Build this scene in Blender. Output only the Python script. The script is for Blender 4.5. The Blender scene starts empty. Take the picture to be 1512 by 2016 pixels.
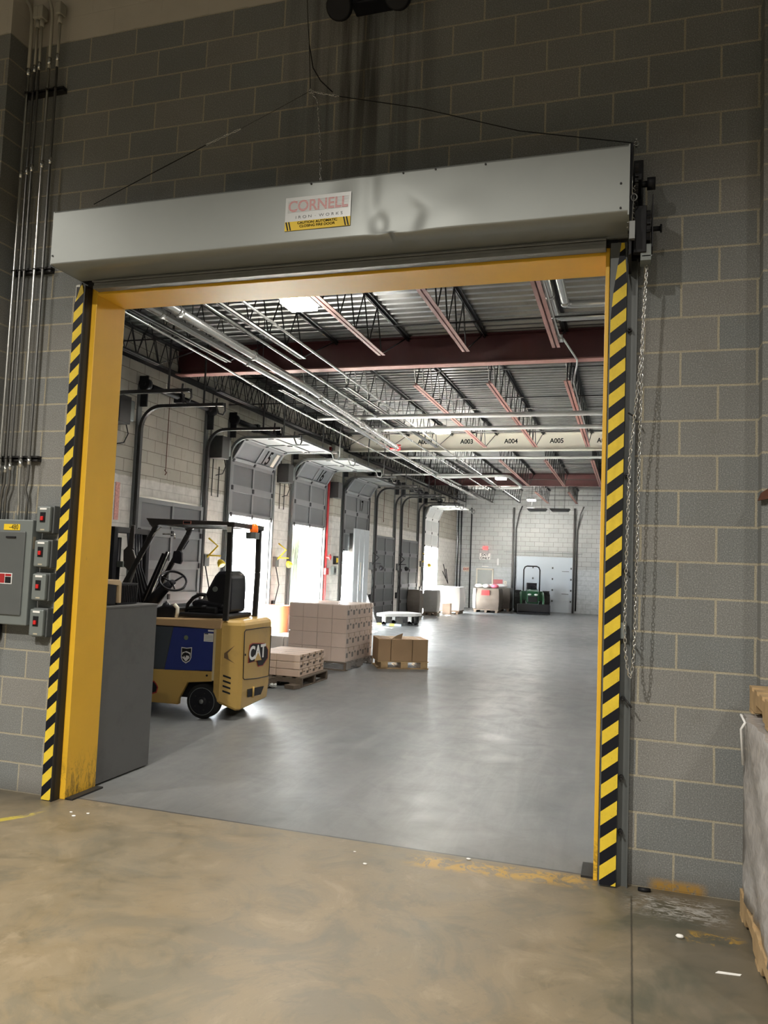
import bpy, bmesh, math, random
from mathutils import Vector as V, Matrix
random.seed(7)
PI = math.pi
S = bpy.context.scene
COL = S.collection
Z = V((0, 0, 1))

# ------------------------------------------------------------ materials
def new_mat(name):
    m = bpy.data.materials.new(name); m.use_nodes = True
    nt = m.node_tree; b = nt.nodes['Principled BSDF']
    return m, nt, b
def lin(c):
    return tuple(((x/12.92) if x <= .04045 else ((x+.055)/1.055)**2.4) for x in c)
def rgba(c): return (c[0], c[1], c[2], 1)
MATS = {}
def mat(name, col, rough=.6, metal=0., var=.12, scale=6., bump=0., alpha=1., trans=0., emit=None, es=1., dirt=0., dirtcol=(.03,.027,.022), coat=0.):
    """col linear rgb; procedural noise varies the colour a little, optional dirt blotches"""
    if name in MATS: return MATS[name]
    m, nt, b = new_mat(name); N = nt.nodes; L = nt.links
    tc = N.new('ShaderNodeTexCoord'); no = N.new('ShaderNodeTexNoise')
    no.inputs['Scale'].default_value = scale; no.inputs['Detail'].default_value = 6
    L.new(tc.outputs['Object'], no.inputs['Vector'])
    mx = N.new('ShaderNodeMix'); mx.data_type = 'RGBA'
    mx.inputs[6].default_value = rgba([x*(1-var) for x in col]); mx.inputs[7].default_value = rgba([min(1, x*(1+var)) for x in col])
    L.new(no.outputs['Fac'], mx.inputs[0])
    out = mx.outputs[2]
    if dirt > 0:
        n2 = N.new('ShaderNodeTexNoise'); n2.inputs['Scale'].default_value = scale*.6; n2.inputs['Detail'].default_value = 8; n2.inputs['Roughness'].default_value = .7
        L.new(tc.outputs['Object'], n2.inputs['Vector'])
        r = N.new('ShaderNodeValToRGB'); r.color_ramp.elements[0].position = .52; r.color_ramp.elements[1].position = .72
        L.new(n2.outputs['Fac'], r.inputs[0])
        mm = N.new('ShaderNodeMath'); mm.operation = 'MULTIPLY'; mm.inputs[1].default_value = dirt
        L.new(r.outputs[0], mm.inputs[0])
        m2 = N.new('ShaderNodeMix'); m2.data_type = 'RGBA'; m2.inputs[7].default_value = rgba(dirtcol)
        L.new(mm.outputs[0], m2.inputs[0]); L.new(out, m2.inputs[6]); out = m2.outputs[2]
    L.new(out, b.inputs['Base Color'])
    b.inputs['Roughness'].default_value = rough; b.inputs['Metallic'].default_value = metal
    if name.startswith(('black', 'tyre')): b.inputs['Specular IOR Level'].default_value = .22
    b.inputs['Alpha'].default_value = alpha; b.inputs['Transmission Weight'].default_value = trans
    b.inputs['Coat Weight'].default_value = coat
    if bump > 0:
        bp = N.new('ShaderNodeBump'); bp.inputs['Strength'].default_value = bump; bp.inputs['Distance'].default_value = .01
        n3 = N.new('ShaderNodeTexNoise'); n3.inputs['Scale'].default_value = scale*8
        L.new(tc.outputs['Object'], n3.inputs['Vector']); L.new(n3.outputs['Fac'], bp.inputs['Height']); L.new(bp.outputs[0], b.inputs['Normal'])
    if emit:
        b.inputs['Emission Color'].default_value = rgba(emit); b.inputs['Emission Strength'].default_value = es
    MATS[name] = m
    return m

class G:
    """tiny node-graph helper"""
    def __init__(s, name): s.m, s.nt, s.b = new_mat(name); s.N = s.nt.nodes; s.L = s.nt.links; s.pos = None
    def P(s):
        if not s.pos:
            g = s.N.new('ShaderNodeNewGeometry'); x = s.N.new('ShaderNodeSeparateXYZ'); s.L.new(g.outputs['Position'], x.inputs[0]); s.pos = (g.outputs['Position'], x.outputs[0], x.outputs[1], x.outputs[2])
        return s.pos
    def math(s, op, a, b=None, c=None, clamp=False):
        n = s.N.new('ShaderNodeMath'); n.operation = op; n.use_clamp = clamp
        for i, v in enumerate((a, b, c)):
            if v is None: continue
            if isinstance(v, (int, float)): n.inputs[i].default_value = v
            else: s.L.new(v, n.inputs[i])
        return n.outputs[0]
    def noise(s, vec, scale, detail=5, rough=.55, dist=0.):
        n = s.N.new('ShaderNodeTexNoise'); n.inputs['Scale'].default_value = scale; n.inputs['Detail'].default_value = detail
        n.inputs['Roughness'].default_value = rough; n.inputs['Distortion'].default_value = dist
        s.L.new(vec, n.inputs['Vector']); return n.outputs['Fac']
    def comb(s, x, y, z):
        n = s.N.new('ShaderNodeCombineXYZ')
        for i, v in enumerate((x, y, z)):
            if isinstance(v, (int, float)): n.inputs[i].default_value = v
            else: s.L.new(v, n.inputs[i])
        return n.outputs[0]
    def mix(s, f, a, b, mode='MIX'):
        n = s.N.new('ShaderNodeMix'); n.data_type = 'RGBA'; n.blend_type = mode
        for i, v in ((0, f), (6, a), (7, b)):
            if isinstance(v, (int, float)): n.inputs[i].default_value = v
            elif isinstance(v, tuple): n.inputs[i].default_value = rgba(v)
            else: s.L.new(v, n.inputs[i])
        return n.outputs[2]
    def ramp(s, f, p0, p1, lo=0., hi=1.):
        n = s.N.new('ShaderNodeMapRange'); n.inputs[1].default_value = p0; n.inputs[2].default_value = p1; n.inputs[3].default_value = lo; n.inputs[4].default_value = hi
        s.L.new(f, n.inputs[0]); return n.outputs[0]
    def box(s, v, a, b, soft=.02):
        """1 inside a<v<b"""
        return s.math('MULTIPLY', s.ramp(v, a-soft, a+soft), s.ramp(v, b-soft, b+soft, 1., 0.))
    def bump(s, h, strength=.4, dist=.01):
        n = s.N.new('ShaderNodeBump'); n.inputs['Strength'].default_value = strength; n.inputs['Distance'].default_value = dist
        s.L.new(h, n.inputs['Height']); s.L.new(n.outputs[0], s.b.inputs['Normal'])

def block_mat(name, axis, c1, c2, mortar, off=0., mort=.0068, paint=None, paint2=None, speck=.42, band=None, streaks=False, rough=.92):
    """concrete masonry: 0.4064 x 0.2032 blocks, axis 'x' or 'y' runs along the wall"""
    g = G(name); pos, x, y, z = g.P()
    u = x if axis == 'x' else y
    vec = g.comb(g.math('ADD', u, 100*.4064+off), z, 0.)
    br = g.N.new('ShaderNodeTexBrick'); br.offset = .5; br.offset_frequency = 2; br.squash = 1
    br.inputs['Color1'].default_value = rgba(c1); br.inputs['Color2'].default_value = rgba(c2); br.inputs['Mortar'].default_value = rgba(mortar)
    br.inputs['Scale'].default_value = 1; br.inputs['Mortar Size'].default_value = mort; br.inputs['Mortar Smooth'].default_value = .15
    br.inputs['Brick Width'].default_value = .4064; br.inputs['Row Height'].default_value = .2032; br.inputs['Bias'].default_value = 0
    wob = g.noise(pos, 9., 3)
    wv = g.N.new('ShaderNodeVectorMath'); wv.operation = 'ADD'; g.L.new(vec, wv.inputs[0])
    g.L.new(g.comb(g.math('MULTIPLY', g.math('SUBTRACT', wob, .5), .006), g.math('MULTIPLY', g.math('SUBTRACT', wob, .5), .006), 0.), wv.inputs[1])
    g.L.new(wv.outputs[0], br.inputs['Vector'])
    col = br.outputs['Color']
    # aggregate speckle and soft blotches
    sp = g.noise(pos, 150., 2, .7); bl = g.noise(pos, 1.6, 5, .6); bl2 = g.noise(pos, 7., 6, .65)
    col = g.mix(g.ramp(sp, .35, .65, speck, 0.), col, (.02,.02,.02))
    col = g.mix(g.ramp(sp, .55, .75, 0., speck*.8), col, (.55,.55,.52))
    col = g.mix(g.ramp(bl, .3, .7, .18, 0.), col, (.10,.085,.06))
    col = g.mix(g.ramp(bl2, .55, .8, 0., .25), col, (.13,.11,.085))
    if streaks:   # dark water marks running down the wall
        sv = g.noise(g.comb(g.math('MULTIPLY', u, 9.), 0., g.math('MULTIPLY', z, .35)), 1., 4, .6)
        ms = g.math('MULTIPLY', g.box(x, -2.25, -1.45, .25), g.ramp(z, 4.0, 4.9))
        col = g.mix(g.math('MULTIPLY', g.math('MULTIPLY', ms, g.ramp(sv, .45, .62)), .75), col, (.015,.014,.013))
    if paint:     # painted above a height
        h, pc = paint
        f = g.ramp(g.math('ADD', z, g.math('MULTIPLY', bl2, .03)), h, h+.012)
        col = g.mix(f, col, g.mix(g.ramp(bl, .3, .8), pc, tuple(c*.8 for c in pc)))
    if paint2:    # painted below a height
        h, pc = paint2
        f = g.ramp(g.math('ADD', z, g.math('MULTIPLY', bl2, .05)), h+.02, h-.0)
        pcol = g.mix(g.ramp(bl2, .35, .75), pc, tuple(c*.72 for c in pc))
        pcol = g.mix(g.math('MULTIPLY', br.outputs['Fac'], .6), pcol, tuple(c*.45 for c in pc))
        col = g.mix(f, col, pcol)
    if band:
        h0, h1, pc = band
        col = g.mix(g.math('MULTIPLY', g.box(z, h0, h1, .05), g.ramp(bl2, .4, .5)), col, pc)
    if name == 'block near wall':   # scraps of yellow paint and grime by the floor
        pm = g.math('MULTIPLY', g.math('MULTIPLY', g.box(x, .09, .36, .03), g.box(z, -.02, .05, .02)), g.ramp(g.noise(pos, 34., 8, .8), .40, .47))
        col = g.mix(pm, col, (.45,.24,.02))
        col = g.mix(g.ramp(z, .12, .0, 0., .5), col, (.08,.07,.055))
    g.L.new(col, g.b.inputs['Base Color']); g.b.inputs['Roughness'].default_value = rough
    hh = g.math('ADD', g.math('MULTIPLY', br.outputs['Fac'], -1.), g.math('MULTIPLY', sp, .35))
    g.bump(hh, .55, .006)
    return g.m

def floor_near():
    g = G('concrete brown'); pos, x, y, z = g.P()
    a = g.noise(pos, .8, 6, .6, .6); b = g.noise(pos, 3.5, 7, .68, .4); c = g.noise(pos, 30., 4, .7); d = g.noise(pos, 8., 8, .75, 1.2)
    col = g.mix(g.ramp(a, .32, .68), (.205,.155,.088), (.155,.135,.095))
    col = g.mix(g.ramp(b, .35, .7, 0., .65), col, (.255,.205,.135))
    col = g.mix(g.ramp(b, .45, .28, 0., .5), col, (.095,.088,.06))
    col = g.mix(g.ramp(d, .6, .78, 0., .55), col, (.12,.105,.08))
    col = g.mix(g.ramp(c, .66, .75, 0., .5), col, (.06,.05,.04))
    st = g.noise(g.comb(g.math('MULTIPLY', g.math('ADD', x, y), 2.2), g.math('MULTIPLY', g.math('SUBTRACT', x, y), 7.), 0.), 1.3, 8, .8, 1.6)
    col = g.mix(g.ramp(st, .56, .66, 0., .30), col, (.10,.085,.062)); f_ = g.noise(pos, 14., 8, .8, .8); col = g.mix(g.ramp(f_, .58, .70, 0., .45), col, (.30,.25,.17)); col = g.mix(g.ramp(f_, .40, .30, 0., .5), col, (.09,.078,.058))
    e_ = g.noise(pos, 1.7, 8, .7, 1.5); col = g.mix(g.ramp(e_, .50, .62, 0., .45), col, (.115,.11,.085)); col = g.mix(g.ramp(e_, .44, .34, 0., .5), col, (.30,.24,.16))
    # grey-green worn area on the right and along the wall foot
    rm = g.math('MAXIMUM', g.math('MULTIPLY', g.ramp(x, -.35, .25), g.ramp(b, .3, .6, .55, 1.)), g.math('MULTIPLY', g.ramp(y, -.45, -.1), g.ramp(g.math('ABSOLUTE', g.math('ADD', x, 2.)), 1.5, 2.1)))
    col = g.mix(g.math('MULTIPLY', rm, .72), col, g.mix(g.ramp(b, .35, .65), (.05,.047,.036), (.115,.10,.075)))
    gm = g.math('MULTIPLY', g.ramp(g.noise(pos, 1.9, 5, .6, .8), .50, .60), g.ramp(x, -.5, -.1)); col = g.mix(g.math('MULTIPLY', gm, .55), col, (.055,.062,.045))
    # yellow paint scraps
    ym = g.math('MULTIPLY', g.math('MULTIPLY', g.box(x, -1.25, -.25, .08), g.box(g.math('ADD', y, g.math('MULTIPLY', x, -.06)), -.13, .04, .03)), g.ramp(d, .48, .52))
    ym2 = g.math('MULTIPLY', g.math('MULTIPLY', g.box(x, .24, .48, .04), g.box(y, -.60, -.48, .02)), g.ramp(d, .52, .58))
    col = g.mix(g.math('MAXIMUM', g.math('MULTIPLY', ym, .8), g.math('MULTIPLY', ym2, .8)), col, (.42,.25,.03))
    # white scuffs by the wall foot
    wm = g.math('MULTIPLY', g.math('MULTIPLY', g.box(x, .0, .42, .08), g.box(y, -.36, -.10, .06)), g.ramp(g.noise(g.comb(x, g.math('MULTIPLY', y, 2.5), 0.), 11., 7, .75, 1.5), .48, .58))
    col = g.mix(g.math('MULTIPLY', wm, .7), col, (.48,.47,.44))
    # yellow line at far left
    yl = g.math('MULTIPLY', g.box(g.math('SUBTRACT', y, g.math('MULTIPLY', g.math('ADD', x, 3.9), 1.6)), -.56, -.44, .012), g.math('MULTIPLY', g.ramp(x, -3.78, -3.84), g.ramp(d, .62, .52)))
    col = g.mix(g.math('MULTIPLY', yl, .9), col, (.50,.40,.05))
    # saw cut joint
    jt = g.math('MULTIPLY', g.box(g.math('ADD', x, g.math('MULTIPLY', c, .006)), -.019, -.010, .003), g.ramp(y, -.12, -.2))
    col = g.mix(g.math('MULTIPLY', jt, .8), col, (.03,.026,.02))
    g.L.new(col, g.b.inputs['Base Color'])
    g.L.new(g.ramp(b, .3, .7, .34, .55), g.b.inputs['Roughness'])
    g.bump(g.math('ADD', g.math('MULTIPLY', b, .6), g.math('MULTIPLY', c, .1)), .12, .01)
    return g.m
def floor_far():
    g = G('concrete grey'); pos, x, y, z = g.P()
    a = g.noise(pos, .5, 6, .6, .5); b = g.noise(pos, 2.6, 7, .66, .6); c = g.noise(pos, 26., 4, .7)
    sw = g.noise(g.comb(g.math('MULTIPLY', x, 5.), g.math('MULTIPLY', y, .7), 0.), 1., 6, .7, .8)
    col = g.mix(g.ramp(a, .35, .65), (.15,.165,.17), (.20,.205,.205))
    col = g.mix(g.ramp(sw, .45, .7, 0., .45), col, (.29,.295,.295))
    col = g.mix(g.ramp(b, .5, .85, 0., .4), col, (.12,.12,.12))
    col = g.mix(g.ramp(c, .70, .76, 0., .25), col, (.08,.08,.08))
    col = g.mix(g.box(y, .046, .062, .004), col, (.02,.02,.02))
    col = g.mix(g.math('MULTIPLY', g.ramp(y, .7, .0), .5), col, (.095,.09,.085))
    g.L.new(col, g.b.inputs['Base Color'])
    g.L.new(g.ramp(b, .3, .7, .28, .46), g.b.inputs['Roughness'])
    g.bump(g.math('ADD', g.math('MULTIPLY', b, .5), g.math('MULTIPLY', sw, .4)), .10, .01)
    return g.m
def hazard(name, rise, period=.1485, phase=0., x0=0.):
    """yellow / black slanted tape"""
    g = G(name); pos, x, y, z = g.P()
    t = g.math('DIVIDE', g.math('ADD', g.math('SUBTRACT', z, g.math('MULTIPLY', g.math('SUBTRACT', x, x0), rise)), phase), period)
    fr = g.math('FRACT', g.math('ADD', t, 50.))
    f = g.math('GREATER_THAN', fr, .52)
    n = g.noise(pos, 14., 6, .7); n2 = g.noise(pos, 60., 4, .7)
    yel = g.mix(g.ramp(n, .4, .75, 0., .6), (.73,.53,.045), (.52,.37,.03))
    yel = g.mix(g.ramp(n2, .66, .72, 0., .7), yel, (.08,.06,.02))
    col = g.mix(f, yel, (.006,.007,.011))
    g.L.new(col, g.b.inputs['Base Color']); g.b.inputs['Roughness'].default_value = .5; g.b.inputs['Specular IOR Level'].default_value = .25
    return g.m
def yellow_paint():
    g = G('yellow painted steel'); pos, x, y, z = g.P()
    n = g.noise(pos, 2.2, 6, .6); n2 = g.noise(pos, 12., 8, .75); n3 = g.noise(g.comb(g.math('MULTIPLY', x, 1.), g.math('MULTIPLY', y, 3.), z), 9., 8, .8, 1.)
    col = g.mix(g.ramp(n, .3, .7), (.84,.49,.035), (.76,.44,.03))
    col = g.mix(g.ramp(n2, .68, .76, 0., .6), col, (.14,.08,.02))
    low = g.math('MULTIPLY', g.ramp(z, .34, .03), g.ramp(n3, .47, .60))
    col = g.mix(g.math('MULTIPLY', low, .85), col, (.05,.035,.02))
    g.L.new(col, g.b.inputs['Base Color']); g.b.inputs['Roughness'].default_value = .45
    return g.m
def corrugated_deck():
    g = G('steel roof deck'); pos, x, y, z = g.P()
    n = g.noise(pos, .8, 5, .6); n2 = g.noise(pos, 6., 6, .7)
    col = g.mix(g.ramp(n, .35, .65), (.17,.175,.18), (.31,.31,.30))
    col = g.mix(g.ramp(n2, .6, .8, 0., .5), col, (.11,.09,.075))
    g.L.new(col, g.b.inputs['Base Color']); g.b.inputs['Roughness'].default_value = .34; g.b.inputs['Metallic'].default_value = .65
    return g.m

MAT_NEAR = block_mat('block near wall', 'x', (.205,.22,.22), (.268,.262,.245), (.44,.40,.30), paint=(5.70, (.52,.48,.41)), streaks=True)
MAT_NEARY = block_mat('block near side wall', 'y', (.24,.235,.20), (.31,.30,.265), (.36,.32,.24))
MAT_LEFT = block_mat('block dock wall', 'y', (.42,.40,.345), (.50,.475,.41), (.16,.14,.11), off=.1, mort=.005, paint2=(3.0, (.68,.66,.62)), speck=.1)
MAT_FAR = block_mat('block end wall', 'x', (.42,.435,.44), (.47,.48,.48), (.17,.165,.15), off=.2, mort=.006, speck=.1, paint2=(1.9, (.52,.55,.56)))
FLN, FLF, DECK, YEL = floor_near(), floor_far(), corrugated_deck(), yellow_paint()
HAZR = hazard('hazard tape right', .80, phase=-.035, x0=-.19); HAZL = hazard('hazard tape left', .95, period=.1515, phase=.06, x0=-3.985)
GALV = mat('galvanised sheet', (.27,.285,.275), .42, .35, .05, 5)
GALVD = mat('dull galvanised', (.22,.225,.22), .5, .6, .2, 9)
CHROME = mat('bright zinc conduit', (.62,.62,.60), .26, .9, .1, 12)
STEELD = mat('dark steel', (.026,.025,.025), .5, .4, .3, 9)
BLACK = mat('black', (.012,.012,.014), .5, 0, .2, 8)
INK = mat('matt ink', (.008,.008,.008), 1., 0, .1, 8); INK.node_tree.nodes['Principled BSDF'].inputs['Specular IOR Level'].default_value = 0
BLACKG = mat('black satin plastic', (.014,.014,.018), .32, 0, .2, 8)
RUBBER = mat('tyre rubber', (.018,.018,.018), .75, 0, .3, 14)
GREYP = mat('grey enamel', (.165,.185,.18), .42, .1, .08, 7)
GREYD = mat('grey enamel dark', (.10,.108,.108), .45, .1, .12, 7)
CABG = mat('cabinet grey', (.118,.118,.116), .48, .2, .05, 4, dirt=.3)
REDP = mat('dark red primer', (.06,.010,.011), .55, 0, .3, 3)
REDL = mat('faded red primer', (.235,.11,.095), .6, 0, .25, 6)
CREAM = mat('cream paint', (.80,.76,.66), .55, 0, .12, 1.5)
DOORG = mat('dock door grey', (.085,.09,.095), .5, .1, .12, 3, dirt=.35, dirtcol=(.08,.075,.07))
DOORR = mat('dock door rib', (.135,.14,.145), .45, .2, .12, 3)
DOORW = mat('dock door white', (.62,.63,.62), .5, 0, .08, 3)
WHITE = mat('white', (.75,.75,.74), .5, 0, .05, 6)
PAPER = mat('paper', (.8,.79,.76), .7, 0, .04, 9)
KRAFT = mat('kraft carton', (.38,.25,.14), .8, 0, .12, 5, bump=.05)
PINK = mat('tan carton', (.62,.47,.38), .78, 0, .10, 4)
CLAY = mat('pale carton', (.66,.51,.41), .78, 0, .10, 4)
TAPE = mat('packing tape', (.30,.19,.10), .35, 0, .1, 5)
WOOD = mat('pallet wood', (.42,.29,.15), .8, 0, .35, 12, bump=.2)
WOODD = mat('weathered pallet wood', (.13,.10,.075), .85, 0, .35, 12, bump=.2)
FILM = mat('stretch film', (.8,.8,.8), .12, 0, .05, 5, alpha=.20, bump=.3)
FILMW = mat('cloudy stretch film', (.42,.40,.39), .25, 0, .35, 3, dirt=.35, dirtcol=(.75,.78,.8), bump=.5)
FLY = mat('forklift yellow', (.50,.32,.085), .38, 0, .06, 3, dirt=.25, coat=.3)
BLUE = mat('battery blue', (.012,.028,.19), .4, 0, .15, 4, coat=.2)
SLATE = mat('slate panel', (.045,.055,.07), .5, 0, .2, 4)
REDS = mat('red paint', (.34,.02,.022), .45, 0, .1, 5)
REDX = mat('red switch', (.6,.02,.02), .35, 0, .1, 5)
ORANGE = mat('orange plastic', (.42,.13,.06), .5, 0, .1, 6)
GREEN = mat('tractor green', (.012,.075,.03), .35, 0, .2, 5, coat=.3)
YELS = mat('yellow label', (.75,.52,.02), .5, 0, .05, 5)
RUST = mat('rusted steel', (.10,.035,.02), .85, 0, .5, 20)
LAMP = mat('lamp lens', (.9,.9,.9), .4, 0, 0, 5, emit=(1,.95,.84), es=26)
REDE = mat('lit exit sign', (.8,.05,.05), .4, 0, 0, 5, emit=(1,.08,.08), es=2.2)
DUCT = mat('canvas', (.05,.085,.07), .8, 0, .2, 6)

# ------------------------------------------------------------ geometry
ROOT = {}     # object -> inverse world matrix of a root Empty
class B:
    """collects shapes in world coordinates (through xf) and links them as one mesh"""
    def __init__(s, xf=None): s.bm = bmesh.new(); s.xf = xf or Matrix(); s.mi = 0
    def _v(s, co): return s.bm.verts.new(s.xf @ V(co))
    def face(s, vs, smooth=False):
        try:
            f = s.bm.faces.new(vs); f.material_index = s.mi; f.smooth = smooth; return f
        except ValueError: return None
    def hexa(s, c):
        v = [s._v(p) for p in c]
        for q in ((0,3,2,1),(4,5,6,7),(0,1,5,4),(1,2,6,5),(2,3,7,6),(3,0,4,7)): s.face([v[i] for i in q])
        return s
    def box(s, x0, x1, y0, y1, z0, z1):
        return s.hexa([(x0,y0,z0),(x1,y0,z0),(x1,y1,z0),(x0,y1,z0),(x0,y0,z1),(x1,y0,z1),(x1,y1,z1),(x0,y1,z1)])
    def obox(s, c, ex, ey, ez):
        """box from centre and three half-extent vectors"""
        c, ex, ey, ez = V(c), V(ex), V(ey), V(ez)
        return s.hexa([c-ex-ey-ez, c+ex-ey-ez, c+ex+ey-ez, c-ex+ey-ez, c-ex-ey+ez, c+ex-ey+ez, c+ex+ey+ez, c-ex+ey+ez])
    def bar(s, a, b, w, h, up=(0,0,1)):
        a, b = V(a), V(b); d = (b-a); l = d.length; d.normalize(); u = V(up)
        sd = d.cross(u)
        if sd.length < 1e-4: sd = d.cross(V((1,0,0)))
        sd.normalize(); u = sd.cross(d).normalized()
        return s.obox((a+b)/2, d*l/2, sd*w/2, u*h/2)
    def ring(s, c, ax, r, n, u0=None, r2=None):
        ax = V(ax).normalized(); u = V(u0) if u0 else (ax.cross(Z) if abs(ax.z) < .95 else ax.cross(V((1,0,0))))
        u.normalize(); w = ax.cross(u)
        return [s._v(V(c)+(u*math.cos(2*PI*i/n)*r + w*math.sin(2*PI*i/n)*(r2 or r))) for i in range(n)]
    def loft(s, rings, cap=True, smooth=True):
        n = len(rings[0])
        for a, b in zip(rings, rings[1:]):
            for i in range(n): s.face([a[i], a[(i+1)%n], b[(i+1)%n], b[i]], smooth)
        if cap: s.face(list(reversed(rings[0]))); s.face(rings[-1])
        return s
    def cyl(s, a, b, r, n=12, r2=None, smooth=True):
        a, b = V(a), V(b); d = b-a
        return s.loft([s.ring(a, d, r, n), s.ring(b, d, r if r2 is None else r2, n)], True, smooth)
    def tube(s, pts, r, n=8, closed=False):
        pts = [V(p) for p in pts]; rings = []; u = None
        for i, p in enumerate(pts):
            a = pts[i-1] if i > 0 else (pts[-1] if closed else p); b = pts[(i+1)] if i < len(pts)-1 else (pts[0] if closed else p)
            d = (b-a).normalized()
            if u is None: u = d.cross(Z) if abs(d.z) < .95 else d.cross(V((1,0,0)))
            u = (u - d*u.dot(d))
            if u.length < 1e-5: u = d.orthogonal()
            u.normalize(); rr = r[i] if isinstance(r, (list, tuple)) else r
            w = d.cross(u); rings.append([s._v(p+u*math.cos(2*PI*k/n)*rr+w*math.sin(2*PI*k/n)*rr) for k in range(n)])
        if closed: s.loft(rings+[rings[0]], False)
        else: s.loft(rings)
        return s
    def lathe(s, o, ax, prof, n=24, smooth=True):
        """prof = [(dist along axis, radius)]"""
        ax = V(ax).normalized(); o = V(o)
        return s.loft([s.ring(o+ax*d, ax, max(r, .0005), n) for d, r in prof], True, smooth)
    def prism(s, poly, o, ex, ey, ez, smooth=False):
        """poly in (ex, ey) plane, extruded from o by vector ez"""
        o, ex, ey, ez = V(o), V(ex), V(ey), V(ez)
        a = [s._v(o+ex*p[0]+ey*p[1]) for p in poly]; b = [s._v(o+ex*p[0]+ey*p[1]+ez) for p in poly]
        n = len(poly)
        for i in range(n): s.face([a[i], a[(i+1)%n], b[(i+1)%n], b[i]], smooth)
        s.face(list(reversed(a))); s.face(b)
        return s
    def ball(s, c, r, seg=12, sx=1, sy=1, sz=1):
        c = V(c); rings = []
        for i in range(1, seg//2):
            t = PI*i/(seg//2); rings.append([s._v(c+V((math.sin(t)*math.cos(2*PI*k/seg)*r*sx, math.sin(t)*math.sin(2*PI*k/seg)*r*sy, math.cos(t)*r*sz))) for k in range(seg)])
        for a, b in zip(rings, rings[1:]):
            for k in range(seg): s.face([a[k], b[k], b[(k+1)%seg], a[(k+1)%seg]], True)
        t = s._v(c+V((0,0,r*sz))); q = s._v(c-V((0,0,r*sz)))
        for k in range(seg): s.face([t, rings[0][k], rings[0][(k+1)%seg]], True); s.face([q, rings[-1][(k+1)%seg], rings[-1][k]], True)
        return s
    def build(s, name, m, parent=None, bevel=0., origin=None):
        bmesh.ops.recalc_face_normals(s.bm, faces=s.bm.faces)
        if parent is not None: s.bm.transform(ROOT[parent.name])
        else:
            if origin is None:
                xs = [v.co for v in s.bm.verts]
                origin = V(((min(p.x for p in xs)+max(p.x for p in xs))/2, (min(p.y for p in xs)+max(p.y for p in xs))/2, min(p.z for p in xs)))
            s.bm.transform(Matrix.Translation(-V(origin)))
        me = bpy.data.meshes.new(name); s.bm.to_mesh(me); s.bm.free()
        for k in (m if isinstance(m, (list, tuple)) else [m]): me.materials.append(k)
        o = bpy.data.objects.new(name, me); COL.objects.link(o)
        if parent is not None: o.parent = parent; ROOT[o.name] = ROOT[parent.name]
        else: o.location = origin; ROOT[o.name] = Matrix.Translation(-V(origin))
        if bevel:
            b = o.modifiers.new('bevel', 'BEVEL'); b.width = bevel; b.segments = 2; b.limit_method = 'ANGLE'; b.angle_limit = .8
        return o
def tag(o, label, cat, group=None, kind=None):
    if label: o['label'] = label
    if cat: o['category'] = cat
    if group: o['group'] = group
    if kind: o['kind'] = kind
    return o
def thing(name, label, cat, loc=(0,0,0), rz=0., group=None, kind=None):
    o = bpy.data.objects.new(name, None); COL.objects.link(o); o.empty_display_size = .1
    o.location = loc; o.rotation_euler = (0, 0, rz)
    ROOT[o.name] = (Matrix.Translation(V(loc)) @ Matrix.Rotation(rz, 4, 'Z')).inverted()
    return tag(o, label, cat, group, kind)
def struct(name, b, m, label=None):
    o = b.build(name, m, origin=(0,0,0)); o['kind'] = 'structure'
    o['label'] = label or name.replace('_', ' '); o['category'] = name.split('_')[0].split('.')[0]
    return o
def dup(root, loc, rz=None, label=None, group=None):
    r = root.copy(); COL.objects.link(r); r.location = loc
    if rz is not None: r.rotation_euler = (0, 0, rz)
    if label: r['label'] = label
    if group: r['group'] = group
    for ch in list(root.children):
        c = ch.copy(); COL.objects.link(c); c.parent = r
        for q in list(ch.children):
            d = q.copy(); COL.objects.link(d); d.parent = c
    return r
def text(name, body, size, o, right, up, m, parent, depth=.001, sx=1., bold=0., align='CENTER', label=None):
    cu = bpy.data.curves.new(name, 'FONT'); cu.body = body; cu.size = size; cu.extrude = depth; cu.align_x = align; cu.align_y = 'CENTER'; cu.offset = bold; cu.fill_mode = 'BOTH'
    t = bpy.data.objects.new(name, cu); COL.objects.link(t)
    dg = bpy.context.evaluated_depsgraph_get(); dg.update()
    me = bpy.data.meshes.new_from_object(t.evaluated_get(dg)); bpy.data.objects.remove(t); bpy.data.curves.remove(cu)
    R, U = V(right).normalized(), V(up).normalized(); Nn = R.cross(U)
    M = Matrix(((R.x*sx, U.x, Nn.x, o[0]), (R.y*sx, U.y, Nn.y, o[1]), (R.z*sx, U.z, Nn.z, o[2]), (0,0,0,1)))
    me.transform(ROOT[parent.name] @ M)
    me.name = name; me.materials.clear(); me.materials.append(m)
    ob = bpy.data.objects.new(name, me); COL.objects.link(ob); ob.parent = parent; ROOT[ob.name] = ROOT[parent.name]
    if label: ob['label'] = label
    return ob
def arc(c, r, a0, a1, n, f):
    return [f(c[0]+r*math.cos(a0+(a1-a0)*i/n), c[1]+r*math.sin(a0+(a1-a0)*i/n)) for i in range(n+1)]

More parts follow.
